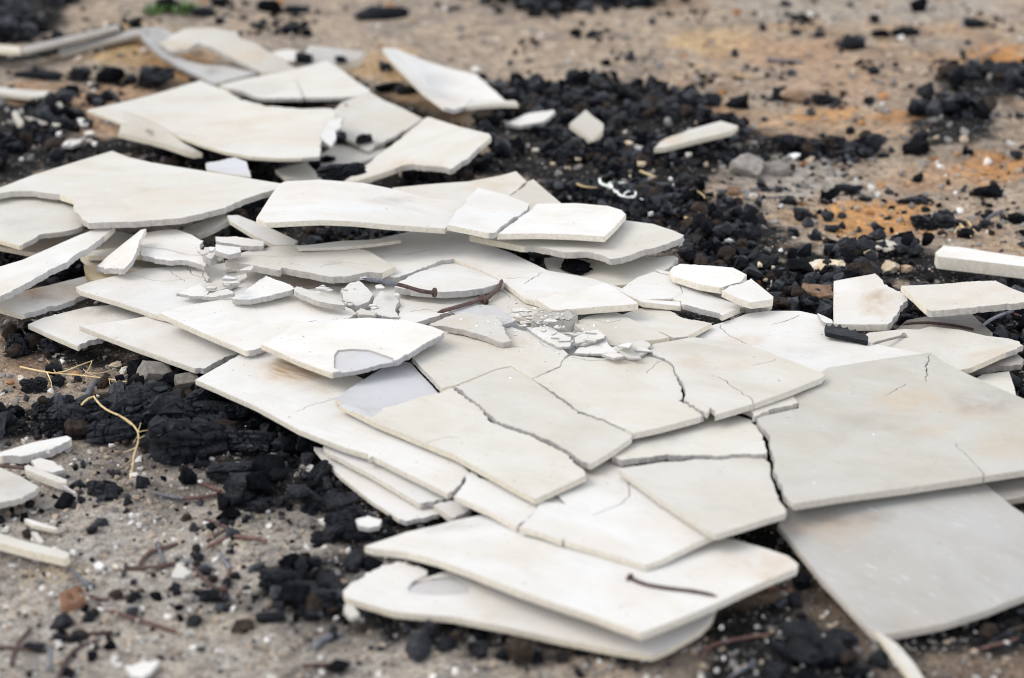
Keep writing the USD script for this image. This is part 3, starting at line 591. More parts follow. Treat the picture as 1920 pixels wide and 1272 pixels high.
# ---- left stack, lowest first
B('lowest white board at the left edge of the stack, its corner over dark soil', [(52,608),(80,596),(165,575),(240,570),(300,600),(262,604),(217,622,1),(190,633,1),(165,640,1),(146,650)], [(52,608,28),(146,650,20),(240,575,36)], W_, stain=[(225,580,90,14,1,.55),(170,590,60,10,0,.35)])
B('white board at the far left cut by the frame, dusty with shadow above', [(-70,575),(30,548),(90,535),(170,515),(260,520),(185,540,1),(150,557,1),(118,570,1),(90,576,1),(40,590),(-70,560)], [(-70,575,44),(40,590,36),(170,520,44)], W_, stain=[(110,545,110,22,0,.75),(60,560,60,12,1,.3)])
B('cream plank edge peeping out beneath the far left board', [(-60,440),(120,430),(200,430),(330,455),(345,468),(205,468),(82,474),(60,474),(-60,452)], 46, C_, stain=[(60,465,200,20,0,.45)])
B('shadowed tan plank lying across the gap under the diagonal slats', [(150,480),(210,470),(330,468),(420,480),(420,520),(250,510),(160,490)], 34, C_, stain=[(200,485,90,14,0,.6)])
B('tan triangular offcut below the upright white shard', [(157,497),(184,499),(240,506),(300,520),(225,530),(172,526),(160,510)], [(157,497,46),(172,526,40),(300,515,44)], T_)
B('hidden base board below the splintered middle of the stack', [(380,500),(500,480),(760,470),(1000,530),(1040,590),(900,640),(560,615),(400,560)], 50, W_, stain=[(560,525,60,16,0,.8)])
B('white board with a chipped right end in the lower left row', [(148,611),(215,603),(276,593),(330,590),(460,640),(452,661,1),(425,670,1),(405,678,1),(385,690,1),(361,690),(300,668),(230,643)], [(148,611,40),(361,690,36),(450,655,42)], W_, stain=[(290,600,70,10,0,.5)])
# ---- front of the stack: lowest layers
B('lowest splintered white layer at the front left of the stack', [(588,838),(640,845),(760,920),(828,952,1),(822,962,1),(800,968,1),(762,976,1),(745,972),(690,935),(640,895),(612,868)], [(588,838,24),(752,974,18),(820,955,22)], W_, t=5, cat='board layer')
B('middle splintered white layer at the front left of the stack', [(606,836),(700,850),(850,926,1),(846,934,1),(812,940,1),(786,945),(745,920),(700,893),(650,866),(612,846)], [(606,836,34),(786,945,28),(846,930,32)], W_, t=5.5, cat='board layer')
B('small square white scrap tucked under the front rim beside pale grit', [(814,947,1),(846,938,1),(884,950,1),(872,962,1),(850,970,1),(840,967)], [(846,938,24),(850,970,20)], W_)
B('lowest of the two big front boards, with a blue-grey hole in it', [(643,1108),(655,1096,1),(690,1075,1),(720,1058,1),(745,1053,1),(790,1063,1),(803,1070,1),(800,1080,1),(780,1087,1),(770,1095,1),(790,1086),(860,1062),(1000,1100),(1180,1140),(1345,1130),(1336,1158),(1316,1180),(1262,1212),(1222,1228),(1150,1217),(1050,1198),(950,1176),(850,1157),(738,1147),(690,1133),(648,1120)], [(643,1108,26),(1222,1228,18),(1340,1150,24),(745,1053,26)], W_, ang=-38, patch=[(763,1103),(775,1092),(800,1086),(850,1082),(868,1090),(880,1103),(878,1113),(840,1116),(790,1116),(768,1111)], stain=[(960,1160,150,20,1,.12)], t=7)
B('uppermost big front board with a long bent nail and warm stain', [(684,1024),(760,998),(820,984),(850,976),(905,965),(1000,975),(1200,1030),(1330,1006),(1380,1012),(1435,1028),(1478,1042),(1497,1057),(1494,1066),(1450,1084),(1390,1110),(1320,1142),(1260,1166),(1203,1188),(1185,1182),(1130,1161),(1060,1138),(970,1107),(880,1071),(820,1050),(760,1035),(700,1029)], [(684,1024,30),(1203,1188,44),(1497,1058,40),(905,965,34),(820,1050,40)], W_, ang=-38, t=7.5, stain=[(1420,1055,90,26,0,.5),(1180,1110,60,40,0,.28),(1400,1060,40,12,1,.2),(850,985,90,12,1,.3),(1450,1070,70,20,0,.45)])
B('broad ash-grey board at the bottom right with white scuffs', [(1458,984),(1480,945),(1560,920),(1700,880),(1840,900),(1900,950),(1990,1010),(1990,1090),(1920,1118),(1850,1145),(1770,1170),(1700,1184),(1641,1193),(1600,1150),(1540,1085)], [(1458,984,34),(1641,1193,14),(1990,1090,20),(1840,900,40),(1780,1050,34)], A_, ang=-40, t=7, stain=[(1530,985,120,24,0,.55),(1560,975,110,16,1,.5)])
B('grey plank end at the right frame edge below the large board', [(1840,902),(1920,890),(1990,890),(1990,930),(1920,932),(1884,938,1)], [(1840,902,36),(1884,938,34),(1990,900,36)], S_)
# ---- left stack, middle layers
B('left front board running under the stack with brown streaks and a fine crack', [(366,712),(404,690),(430,676,1),(453,663,1),(480,650),(560,650),(700,720),(790,800),(875,880),(880,886,1),(868,896,1),(862,908,1),(852,922,1),(840,926),(780,896),(698,856),(692,860,1),(690,852),(642,838),(560,806),(480,762)], [(366,712,46),(840,926,42),(875,880,46),(560,650,50)], W_, ang=-38, grp='frontrow', cracks=[[(556,772,.5),(590,758,.6),(640,744,.6)]], stain=[(572,688,80,26,2,1.0),(600,696,60,18,2,1.0),(560,700,90,30,0,.4),(650,780,50,14,0,.35),(615,728,40,8,2,.5)])
B('narrow white fragment between two cracks in the front row', [(879,885,1),(950,918),(1009,943),(1040,930),(1060,950),(1010,946,1),(996,964,1),(985,976,1),(970,988),(920,960),(851,930,1),(866,916,1),(872,900,1)], [(879,885,46),(970,988,42),(1040,930,46)], W_, ang=-38, grp='frontrow')
B('white front row board with a branching crack near its right side', [(1009,944,1),(1030,930),(1097,893),(1080,860),(1150,850),(1300,930),(1345,1000),(1331,1006),(1290,1026),(1240,1050),(1211,1060),(1150,1041),(1060,1015),(1056,1009,1),(1054,1014),(1010,998),(972,988,1),(986,976,1),(998,962,1)], [(1009,944,46),(1211,1060,42),(1331,1006,46),(1097,880,46)], W_, ang=-38, grp='frontrow', cracks=[[(1176,905,.9),(1182,925,1.2),(1168,942,1.0),(1140,956,.8),(1112,966,.4)]], stain=[(1110,890,60,14,2,.5),(1110,885,50,12,1,.3)])
# ---- right group
B('soot-stained board lying in the hollow beneath the right hand slabs', [(1680,618),(1700,600),(1780,586),(1816,582),(1836,602),(1862,624),(1830,650),(1700,650)], 38, S_, stain=[(1730,615,70,30,1,.7),(1840,600,40,40,0,0.1)])
B('dark-edged plank below the pointed right hand board', [(1815,695),(1860,668),(1906,661),(1920,674),(1915,684,1),(1870,688,1),(1830,694,1)], [(1815,695,40),(1906,661,46),(1915,684,44)], S_)
B('grey slab corner at the right behind the large board', [(1820,715),(1842,702),(1892,696),(1902,725),(1910,760),(1860,740)], [(1842,702,38),(1905,745,36)], G_, stain=[(1880,700,40,14,1,.4)])
B('pointed off-white board at the right with one rusty nail lying on it', [(1600,640),(1628,624),(1668,620),(1697,617),(1722,618),(1745,612),(1800,618),(1850,630),(1890,634),(1908,640,1),(1918,648,1),(1880,664),(1850,678),(1820,690),(1800,694),(1700,690),(1620,665)], [(1628,624,48),(1745,612,52),(1918,648,56),(1815,690,52),(1620,660,46)], C_, ang=15, stain=[(1855,672,50,20,0,.5),(1870,640,40,10,1,.15)])
B('upright off-white slab with a jagged right side near the middle right', [(1563,527),(1600,520),(1640,513,1),(1655,528,1),(1680,543,1),(1703,556,1),(1701,564,1),(1688,576,1),(1684,588,1),(1674,597,1),(1670,606,1),(1660,609),(1620,609),(1563,608)], [(1563,527,62),(1640,513,70),(1703,558,60),(1563,608,44),(1660,609,46)], W_, ang=5, t=8, stain=[(1650,570,45,26,0,.7),(1655,565,30,20,1,.25)])
B('cream slab raised over a black hollow at the far right', [(1689,536),(1760,533,1),(1800,529,1),(1866,526),(1895,540),(1930,553),(1945,560),(1940,566,1),(1880,570,1),(1830,576,1),(1790,580,1),(1746,584,1),(1735,578),(1712,556)], [(1689,536,72),(1866,526,74),(1746,584,74),(1940,562,74)], C_, ang=0, t=8, stain=[(1850,550,120,40,0,.2)])
# ---- centre right: big boards
B('grey-white board behind the largest right hand board, crossed by a crack', [(1255,640),(1300,620),(1370,600),(1400,588),(1442,583),(1500,583),(1540,592),(1560,604),(1572,626),(1640,645),(1740,664),(1700,690),(1560,720),(1400,700),(1290,660)], [(1300,625,50),(1500,585,54),(1740,664,48),(1560,715,50)], W_, ang=-5, cracks=[[(1347,606,.6),(1356,622,1.4),(1388,638,1.0),(1420,655,1.2),(1462,673,.4)],[(1498,592,1.4),(1480,600,1.4),(1448,608,.4)]], stain=[(1390,640,60,14,0,.4),(1480,660,90,14,1,.12)])
B('small curled white chip beside the upright slab', [(1534,588,1),(1560,600,1),(1563,607,1),(1548,606,1),(1539,600,1)], [(1534,588,66),(1560,604,60)], W_, t=4, cat='board chip')
B('largest board of the heap at the right, greyish with tan stains and a short crack', [(1417,786,1),(1440,778),(1500,765),(1485,740),(1550,690),(1610,680),(1690,668),(1745,661),(1775,682),(1850,718),(1930,752),(1990,780),(1990,872),(1920,882),(1845,893),(1700,915),(1570,932),(1489,945),(1479,936,1),(1461,908,1),(1453,885,1),(1454,864,1),(1447,842,1),(1438,815,1)], [(1411,786,48),(1745,661,50),(1990,870,54),(1488,945,58)], BG_, ang=-24, grp='bigright', t=7.5, cracks=[[(1744,666,.5),(1738,684,2.2),(1736,700,1.6),(1738,716,.4)],[(1792,832,.3),(1815,858,.8),(1838,880,1.0),(1850,897,1.4)],[(1696,720,.3),(1680,732,.7),(1660,742,.2)]], stain=[(1580,728,30,9,0,.6),(1700,755,90,30,0,.55),(1820,770,60,14,0,.5),(1850,755,80,26,1,.35),(1650,800,50,10,1,.22),(1745,810,30,12,0,.5),(1880,840,50,24,0,.4),(1615,790,60,20,1,.18),(1780,665,90,30,1,.1),(1900,745,70,24,1,.28)])
B('grey board left of the wide jagged crack, third row from the front', [(1159,879),(1225,869,1),(1300,862,1),(1380,860,1),(1436,858,1),(1444,868,1),(1444,890,1),(1452,915,1),(1462,938,1),(1474,956,1),(1472,963),(1410,982),(1344,1002),(1325,995),(1240,938)], [(1159,879,52),(1436,858,52),(1344,1002,56),(1474,958,56)], G_, ang=-24, grp='bigright')
B('tapering grey board above the long horizontal crack, under the fractured slab', [(1146,856),(1170,842),(1200,815),(1300,780),(1370,775),(1408,787,1),(1426,808,1),(1436,830,1),(1441,846,1),(1436,857,1),(1400,857,1),(1330,853,1),(1250,854,1),(1190,860,1),(1164,863,1)], [(1146,856,54),(1408,787,52),(1164,863,56),(1436,850,56)], G_, ang=-24, grp='bigright', stain=[(1230,815,80,22,1,.3)])
B('thin wedge of cream board showing between the two right hand slabs', [(1330,780),(1500,715),(1530,715),(1508,734,1),(1497,752,1),(1486,760,1),(1440,768,1),(1412,784,1),(1398,787)], [(1340,782,60),(1505,735,60)], C_, grp='bigright')
B('smooth blue-grey sheet visible at the bottom of the central rubble', [(930,580),(1110,570),(1270,640),(1210,700),(1050,690),(950,640)], 44, K_, t=5)
# ---- centre: fractured slab
B('blue-grey delaminated layer exposed beside the wedge-shaped gap', [(628,748),(660,725),(690,706),(740,676),(770,680),(830,745),(790,752),(740,768),(690,776),(640,758)], [(628,748,52),(740,680,54),(800,745,54)], K_, t=5, cat='board layer', grp='centre')
B('off-white board at the lower left of the fractured slab, nearest its front corner', [(636,757),(660,751),(720,748),(760,742),(800,742,1),(830,733,1),(850,727,1),(868,741,1),(888,757,1),(905,770,1),(916,788,1),(924,794,1),(950,801,1),(990,816,1),(1040,838,1),(1066,855,1),(1080,870,1),(1094,880),(1099,891),(1060,910),(1004,936),(930,896),(850,852),(760,815),(700,790)], [(636,757,58),(1004,936,54),(1099,888,58),(850,727,60)], G_, ang=-30, grp='centre', t=7, patch=[(636,762),(652,757),(700,752),(724,752),(722,762),(712,772),(698,782),(684,778),(660,770)], cracks=[[(800,830,.3),(818,823,.5),(860,819,.2)]])
B('off-white strip of the fractured slab above its longest diagonal crack', [(852,725,1),(880,715),(930,694),(958,688),(1000,713),(1045,745,1),(1086,775,1),(1130,790,1),(1170,808,1),(1186,815),(1183,822),(1150,845),(1108,870,1),(1092,864,1),(1072,850,1),(1045,834,1),(1000,814,1),(955,797,1),(928,790,1),(914,772,1),(892,753,1),(870,736,1)], [(852,725,62),(958,688,62),(1186,815,62),(1108,870,60)], G_, ang=-30, grp='centre', t=7)
B('wide off-white panel of the fractured slab with a dark crack at its left', [(1000,712,1),(1020,702),(1052,688,1),(1062,672,1),(1072,668,1),(1130,672),(1205,664),(1240,675,1),(1262,690,1),(1266,704,1),(1276,724,1),(1280,740,1),(1276,752,1),(1300,768,1),(1322,780,1),(1310,783),(1245,800),(1187,813),(1172,806,1),(1130,788,1),(1088,773,1),(1046,743,1)], [(1000,712,62),(1205,665,62),(1187,813,64),(1322,780,64)], G_, ang=-30, grp='centre', t=7, cracks=[[(1072,669,.8),(1100,676,1.2),(1140,676,.4)],[(1150,668,.3),(1165,676,.8),(1180,672,1.0),(1200,665,1.2)],[(1240,676,.8),(1225,686,.6),(1212,700,.2)]])
B('off-white right end of the fractured slab with a second short crack', [(1207,662,1),(1225,645),(1300,632),(1400,645),(1480,675),(1547,702),(1541,709),(1480,734),(1415,757),(1340,779,1),(1332,764),(1326,776,1),(1304,766,1),(1280,751,1),(1283,738,1),(1279,722,1),(1270,703,1),(1264,688,1),(1240,672,1)], [(1207,662,62),(1300,632,58),(1545,704,64),(1338,778,64)], G_, ang=-30, grp='centre', t=7, cracks=[[(1218,652,1.0),(1222,664,1.2),(1208,676,.4)],[(1335,703,.4),(1358,712,1.4),(1380,728,1.4),(1397,742,1.2),(1413,751,.7),(1416,760,1.2)],[(1452,673,.3),(1440,680,.6),(1410,686,.2)]], stain=[(1300,678,50,12,0,.5),(1370,683,45,10,0,.45),(1310,655,110,18,1,.12)])
B('off-white panel beside the blue-grey patch, left part of the fractured slab', [(749,690,1),(775,668),(834,626),(870,608),(950,610),(1040,640),(1066,664),(1058,678,1),(1050,687,1),(1018,700),(998,710),(958,686),(930,692),(878,713),(850,724),(826,730),(806,741,1),(784,728,1),(776,712,1),(760,702,1)], [(749,690,62),(834,626,60),(1066,664,62),(806,741,62)], C_, ang=-30, grp='centre', t=6, stain=[(960,640,70,16,0,.35),(880,660,160,40,0,.15)], cracks=[[(1064,664,3.5),(1057,676,4.0),(1050,686,2.0),(1045,694,.3)],[(905,632,.3),(940,648,.6),(985,652,.3)],[(1010,640,.3),(1024,650,.9),(1050,655,.5)]])
# ---- floor of the splintered middle
B('white sheet lying below the splinters under the long bent nail', [(550,548,1),(600,540,1),(690,532),(770,536,1),(775,590,1),(755,612),(690,612),(620,600)], 54, W_, cracks=[[(640,560,.4),(700,566,.9),(745,560,.4)]])
B('white plate lying flat right of the middle splinters under the bent nails', [(744,545,1),(760,532),(880,545),(905,560,1),(880,575,1),(850,585,1),(820,592,1),(780,605,1),(750,600,1),(748,570,1)], 62, W_, cracks=[[(752,560,.3),(790,566,.7),(850,570,.4)],[(770,585,.3),(800,580,.8),(832,588,.4)]])
B('cream sheet right of the crossed nails, running under the clean tilted plate', [(900,545),(945,526),(975,537),(1010,565),(1050,590),(1000,600),(940,590),(905,575,1)], 60, C_, cracks=[[(905,572,1.0),(930,560,1.3),(945,548,.5)],[(950,590,.4),(985,580,1.2),(1020,582,.5)],[(940,545,.3),(962,560,.8),(1000,572,.4)]])
B('pale blue-grey plate under the crossed nails', [(840,580,1),(880,568,1),(930,575,1),(970,600,1),(940,612,1),(870,600,1)], 58, K_, t=4)
# ---- left middle: stepped boards towards the camera
B('white board with hairline cracks at the left of the middle row', [(142,538),(170,528),(226,515),(276,503),(345,500,1),(385,506,1),(392,520,1),(386,530,1),(420,535),(470,540),(440,580),(340,600),(292,590),(220,566),(150,546)], [(142,538,52),(292,592,48),(345,500,54),(440,560,54)], W_, ang=-8, cracks=[[(240,515,.3),(300,528,.5),(355,522,.3)],[(352,502,.8),(362,515,1.0),(380,521,.5)],[(318,507,.3),(326,514,.8),(346,528,.5)],[(380,512,.8),(384,524,2.4),(392,530,1.4)]], stain=[(300,520,140,20,0,.15)])
B('white board with smooth skin, middle of the stepped left row', [(298,587),(340,574),(430,560),(500,553),(545,552),(600,561),(640,572),(660,580),(669,588,1),(650,597,1),(610,600,1),(580,603,1),(548,622,1),(520,633,1),(500,642,1),(489,652,1),(461,658),(400,633)], [(298,587,62),(461,660,58),(545,552,62),(668,588,62)], W_, ang=-8, t=7)
B('white board with a pale blue-grey peeled patch over the brown gap', [(489,645),(520,630),(550,610),(600,600),(690,596),(760,600),(810,612),(834,622,1),(828,630,1),(800,642,1),(770,660,1),(745,675,1),(710,681,1),(668,692,1),(640,696,1),(620,699),(560,677)], [(489,645,62),(620,700,60),(690,596,62),(834,624,66)], W_, ang=-8, t=7, patch=[(626,690),(628,665),(634,657),(660,655),(690,656),(715,664),(738,672),(735,678),(690,690),(640,697)])
# ---- splintered middle
B('white plate with ragged ends in front of the crossed nails', [(807,608,1),(840,594,1),(868,587,1),(930,590,1),(945,615,1),(958,640,1),(940,643,1),(905,630,1),(870,620,1)], [(807,608,66),(868,587,66),(940,643,66)], C_, stain=[(870,605,30,10,0,.35)])
B('broken white lump with a stepped side in the middle splinters', [(640,545,1),(655,533,1),(672,527,1),(690,540,1),(698,552,1),(690,566,1),(672,574,1),(652,574,1),(644,562,1)], [(672,527,74),(652,574,62),(698,552,68)], W_, t=8)
B('rounded white shard right of the broken lump in the splinters', [(695,583,1),(700,560,1),(714,542,1),(735,553,1),(747,566,1),(742,582,1),(752,596,1),(730,596,1),(706,592,1)], [(714,542,72),(700,590,62),(750,590,64)], W_, t=7)
B('thin cream splinter below the broken lump', [(668,584,1),(676,578,1),(706,586,1),(702,592,1),(672,590,1)], 66, C_, t=5)
B('small cream plate tipped behind the smooth-skinned board', [(550,542,1),(556,536,1),(600,550,1),(640,566,1),(650,574,1),(600,566,1),(560,552,1)], [(552,540,72),(645,572,60)], C_)
B('white plate with a thick crumbled right edge above the smooth board', [(436,561,1),(470,536,1),(499,517,1),(530,528,1),(556,540,1),(545,545,1),(500,556,1),(470,562,1)], [(499,517,70),(440,560,64),(550,542,76)], W_)
B('ragged pale chip pointing right above the smooth board', [(377,541,1),(400,529,1),(462,512,1),(464,520,1),(440,533,1),(410,545,1),(388,548,1)], [(377,541,66),(462,514,66)], C_, t=5)
B('bright white flake lying left of the ragged chip', [(330,551,1),(352,541,1),(374,533,1),(392,547,1),(384,556,1),(360,556,1)], [(330,551,62),(374,533,66),(390,550,64)], W_, t=3.5, cat='board chip')
B('bright white leaf-shaped flake with a dark shadow under it', [(379,557,1),(396,547,1),(428,541,1),(441,551,1),(420,555,1),(396,559,1)], [(379,557,68),(430,541,76),(441,552,72)], W_, t=3, cat='board chip')
# ---- upper middle: centre boards
B('off-white board reaching under the two long middle boards', [(560,470),(640,462),(720,445),(788,430),(832,429),(880,442),(905,455),(960,475),(1030,508),(1062,513),(1110,522),(1180,545),(1190,565),(1060,580),(985,560),(945,530),(900,505),(852,485,1),(830,488,1),(800,500,1),(770,512,1),(742,521,1),(700,518,1),(660,500)], [(640,465,62),(832,429,62),(1030,508,60),(742,521,66),(1180,550,56)], W_, ang=-8, grp='mid', cracks=[[(700,470,.3),(760,478,.6),(800,470,.3)],[(1015,510,.3),(1000,522,1.2),(985,532,1.2)],[(950,523,1.6),(985,522,.8),(1005,521,.2)]], stain=[(870,470,200,40,0,.15)])
B('off-white fragment dropped below the grey diagonal fracture at centre', [(744,530,1),(772,516,1),(802,504,1),(832,492,1),(854,489,1),(900,508),(944,530,1),(930,534,1),(905,541,1),(870,545,1),(830,548,1),(790,545,1),(740,538,1)], [(744,530,64),(854,489,60),(905,541,66)], W_, ang=-8, grp='mid', t=8)
B('off-white board with a notched thick front edge left of the diagonal fracture', [(421,489,1),(440,478),(465,470),(520,461),(620,458),(690,470),(742,500),(715,512,1),(690,510,1),(655,518,1),(625,520,1),(600,515,1),(560,508,1),(528,502,1),(524,506,1),(500,503,1),(460,495,1),(432,492,1)], [(421,489,74),(620,458,72),(625,520,74),(715,512,72)], C_, ang=-5, t=8.5, stain=[(620,495,30,6,1,.35)], cracks=[[(450,478,.3),(520,482,.6),(590,478,.3)],[(600,500,.4),(640,492,.9),(690,496,.3)]])
B('long thin white sliver along the black gap under the upper middle board', [(556,462),(640,452),(745,447),(752,451),(700,458),(640,464),(560,466)], [(556,462,78),(750,449,76)], W_, t=4)
B('cream board on edge under the largest left board, its underside in shade', [(330,440),(350,425),(418,402),(436,406),(430,414,1),(400,430,1),(370,441,1)], [(330,440,66),(425,402,84),(370,441,70)], C_, stain=[(370,425,50,18,1,.5)])  # grey stain spot paints the shade of its underside
B('cream board piece below the shaded gap, above the upright shard', [(160,472),(205,466),(300,450),(360,450),(300,478),(205,480),(163,480)], 52, C_, stain=[(230,465,60,10,0,.6)])
B('off-white board with a split lower rim beside the upright shard', [(262,478,1),(264,460),(270,437),(300,432),(332,430),(360,440),(380,452,1),(376,463,1),(382,478,1),(392,490,1),(385,500,1),(350,488,1),(318,490,1),(290,484,1)], [(262,478,70),(332,430,74),(385,500,66)], W_, stain=[(320,475,60,12,1,.15)], cracks=[[(268,462,.3),(310,468,1.2),(350,478,.8),(378,480,.4)]])
B('small white chunk wedged between the split board and the notched board', [(380,478,1),(384,464,1),(411,463,1),(404,476,1),(396,486,1)], [(384,464,74),(396,486,68)], W_, t=9)
B('white bar-shaped scrap above the notched board', [(404,444,1),(440,443,1),(494,452,1),(495,462,1),(450,461,1),(405,452,1)], [(404,446,80),(495,456,76)], W_, t=6)
B('grey-sided scrap under the white bar-shaped one', [(404,458,1),(450,464,1),(452,472,1),(430,478,1),(402,470,1)], 70, W_, t=6)
B('upright white shard leaning left among the slats', [(181,500,1),(200,482),(232,456),(264,431),(274,429),(262,452,1),(256,475,1),(246,492,1),(232,505,1),(206,502,1)], [(181,500,58),(268,430,92),(240,500,70)], W_, t=6)
B('slanting pale slat pointing down right in front of the black gap', [(426,404),(446,403),(500,424),(558,452,1),(553,460),(515,460),(470,438),(432,414)], [(430,406,84),(555,456,70)], W_, t=6, cat='slat', name='slat')
B('long diagonal slat at the left, rising from the frame edge', [(-70,520),(40,488),(100,462),(150,440),(208,419),(216,424),(195,444,1),(160,466,1),(115,496,1),(60,526,1),(0,556,1),(-70,590)], [(-70,550,66),(210,421,86),(60,520,70)], W_, cat='slat', name='slat', ang=25, t=8)
B('off-white board at the left frame edge, with a grey front corner', [(-70,372),(30,369),(97,372),(140,389),(150,405),(154,424,1),(130,433,1),(100,437,1),(75,440,1),(55,453,1),(38,461),(-70,430)], [(-70,372,72),(97,372,74),(38,461,70),(154,424,74)], C_, ang=-5, stain=[(60,420,60,16,1,.12)])
B('largest upper left board, off-white with an even curved front edge', [(-70,378),(60,329),(140,304),(210,283),(242,295),(285,305),(365,318),(440,330),(500,340),(532,345),(526,352,1),(480,366,1),(430,386,1),(380,401,1),(330,410,1),(250,416,1),(165,419,1),(152,408,1),(140,396,1),(138,374),(110,365,1),(60,358,1),(25,359,1),(-70,372,1)], [(-70,376,84),(210,283,74),(532,345,96),(250,416,94),(380,401,96)], C_, ang=-6, t=8, stain=[(230,380,160,40,0,.15)])
# ---- centre right: small stack beside the charcoal band
B('cream board showing between the long wedge and the dark narrow crack', [(1160,592),(1200,578),(1250,578,1),(1275,594,1),(1335,606),(1310,620),(1290,630,1),(1262,634,1),(1230,620)], [(1160,592,60),(1250,578,60),(1280,632,60)], C_)
B('long cream wedge below the tilted plate, pointing right', [(1075,605,1),(1100,595,1),(1152,583,1),(1180,596),(1255,632),(1240,636),(1200,640,1),(1150,648,1),(1110,632,1)], [(1075,605,64),(1152,583,66),(1250,633,62)], C_, cracks=[[(1110,600,.3),(1140,606,.8),(1165,600,.4)]])
B('cream board corner with a charcoal lump resting on it', [(1020,484),(1060,482),(1100,488),(1180,486),(1264,479),(1272,484,1),(1262,495,1),(1250,506,1),(1200,530),(1120,540),(1060,520),(1030,508)], [(1020,484,56),(1264,479,66),(1060,520,54)], C_, stain=[(1080,490,60,12,1,.2)])
B('pale stepped plate under the two right hand white plates', [(1262,535),(1330,535),(1420,570),(1448,570),(1440,577,1),(1400,577,1),(1340,570)], 56, C_)
B('white plate with a double layered front edge, right of the tilted plate', [(1160,545),(1195,520),(1225,510),(1270,520),(1280,550),(1262,560),(1215,562),(1276,566),(1276,574),(1205,567)], [(1160,545,66),(1225,510,66),(1276,570,66)], W_, t=6.5, grp='rstack')
B('white plate with a long front edge beside the charcoal band, lower', [(1250,540,1),(1230,505),(1270,512),(1310,545),(1360,563),(1386,572),(1388,578),(1354,592,1),(1345,586,1),(1278,570),(1262,560,1)], [(1250,520,66),(1386,574,62),(1354,592,64)], W_, grp='rstack', t=7)
B('top white plate on the small stack beside the charcoal band', [(1256,508),(1262,500,1),(1275,495,1),(1330,498),(1375,502),(1400,515),(1388,530,1),(1370,533,1),(1352,540),(1310,533),(1262,518)], [(1256,508,76),(1400,515,76),(1352,540,78)], W_, t=8)
B('small white plate at the right tip of the small stack', [(1353,545,1),(1372,536,1),(1392,531,1),(1408,522),(1430,540),(1450,556),(1449,562),(1408,568),(1380,558)], [(1353,545,72),(1408,522,72),(1408,568,70)], W_, t=8)
B('clean bright white plate tilted in the middle, with a sharp double edge', [(1003,560),(1040,552),(1090,540),(1134,530),(1165,548),(1197,568),(1192,571),(1120,576),(1046,582),(1034,580)], [(1003,560,78),(1134,530,84),(1040,580,76),(1195,569,80)], W_, t=8)
B('small pale plate with a crack at its right among the central rubble', [(1148,652,1),(1165,645,1),(1208,637,1),(1219,648,1),(1214,660,1),(1190,672,1),(1170,668,1)], 60, C_, t=2.8, slope=0.3)
B('bluish triangular plate in the central rubble', [(1084,652,1),(1110,645,1),(1132,630,1),(1148,650,1),(1160,660,1),(1120,664,1),(1075,662,1)], 60, W_, t=2.8, slope=0.3)
B('thin white flake below the bluish triangular plate', [(1128,664,1),(1155,660,1),(1172,668,1),(1150,672,1)], 60, W_, t=2.8, cat='board chip', slope=0.3)
B('pale plate with a broken upper rim in the central rubble', [(1078,634,1),(1096,622,1),(1120,618,1),(1136,630,1),(1120,638,1),(1095,646,1),(1080,644,1)], 60, W_, t=2.8, slope=0.3)
B('cream plate tilted under the clean bright plate at the rubble', [(998,600,1),(1020,588,1),(1060,583,1),(1085,590,1),(1070,601,1),(1030,604,1)], [(998,600,68),(1050,585,76),(1070,601,68)], C_, t=5)
B('pale tongue of rubble board beside the wide fractured panel', [(990,616,1),(1025,612,1),(1055,625,1),(1075,640,1),(1068,650,1),(1046,650,1),(1015,635,1)], 60, W_, t=2.8, slope=0.3)
# ---- long boards right of it
B('cream board at the back right of the long middle boards, behind a white one', [(735,352),(800,346),(880,340),(935,330),(968,321),(988,340,1),(965,360,1),(948,372,1),(900,400),(790,390)], [(735,352,78),(968,321,84),(940,380,80)], C_, ang=-20, grp='uppermid', stain=[(930,345,60,20,0,.3)])
B('small cream triangle at the right end of the cream rear board', [(952,372,1),(968,360,1),(990,341,1),(1000,336),(1030,362),(1056,384),(1010,400),(970,392)], [(1000,336,84),(970,390,80),(1056,384,78)], C_, ang=-20, grp='uppermid')
B('long curved white board arching over the black gap at centre left', [(480,410),(505,370),(522,346),(535,340),(600,337),(680,343),(740,355),(800,371),(874,378,1),(862,398,1),(846,416,1),(834,429),(780,425),(720,421),(660,415),(600,413),(540,416),(500,418)], [(480,412,84),(530,341,78),(740,355,92),(834,429,98),(620,412,104),(700,380,96)], W_, ang=-8, t=7, stain=[(740,375,60,8,1,.3),(560,360,60,20,0,.15)], grp='longmid')
B('cream board with a chipped left rim under the two white right hand pieces', [(880,442),(940,440),(1040,436),(1130,425),(1170,413),(1225,420),(1262,432),(1282,441,1),(1278,448,1),(1240,460,1),(1200,471,1),(1165,484,1),(1145,486,1),(1120,476,1),(1100,472,1),(1055,474,1),(1000,462,1),(978,462),(920,450)], [(880,442,82),(1170,413,84),(1282,444,86),(1145,486,84),(1055,474,84)], C_, ang=-20, t=8)
B('square white board between two cracks, right of the long arched board', [(838,422),(850,404,1),(868,384,1),(895,352),(940,363),(994,382,1),(990,395,1),(965,408,1),(944,422,1),(926,436,1),(912,437),(870,428)], [(838,422,98),(895,352,96),(994,384,98),(915,437,100)], W_, ang=-8, grp='longmid2', t=7.5, stain=[(880,410,60,12,1,.08)])
B('bright white board at the right end of the long row, cleanly cut', [(930,439,1),(950,426,1),(968,412,1),(993,396,1),(1008,382),(1080,381),(1140,386),(1166,394),(1174,402),(1155,424),(1134,444),(1070,440),(1010,438)], [(930,439,100),(1008,382,96),(1174,402,98),(1134,444,100)], W_, ang=-8, grp='longmid2', t=7.5)
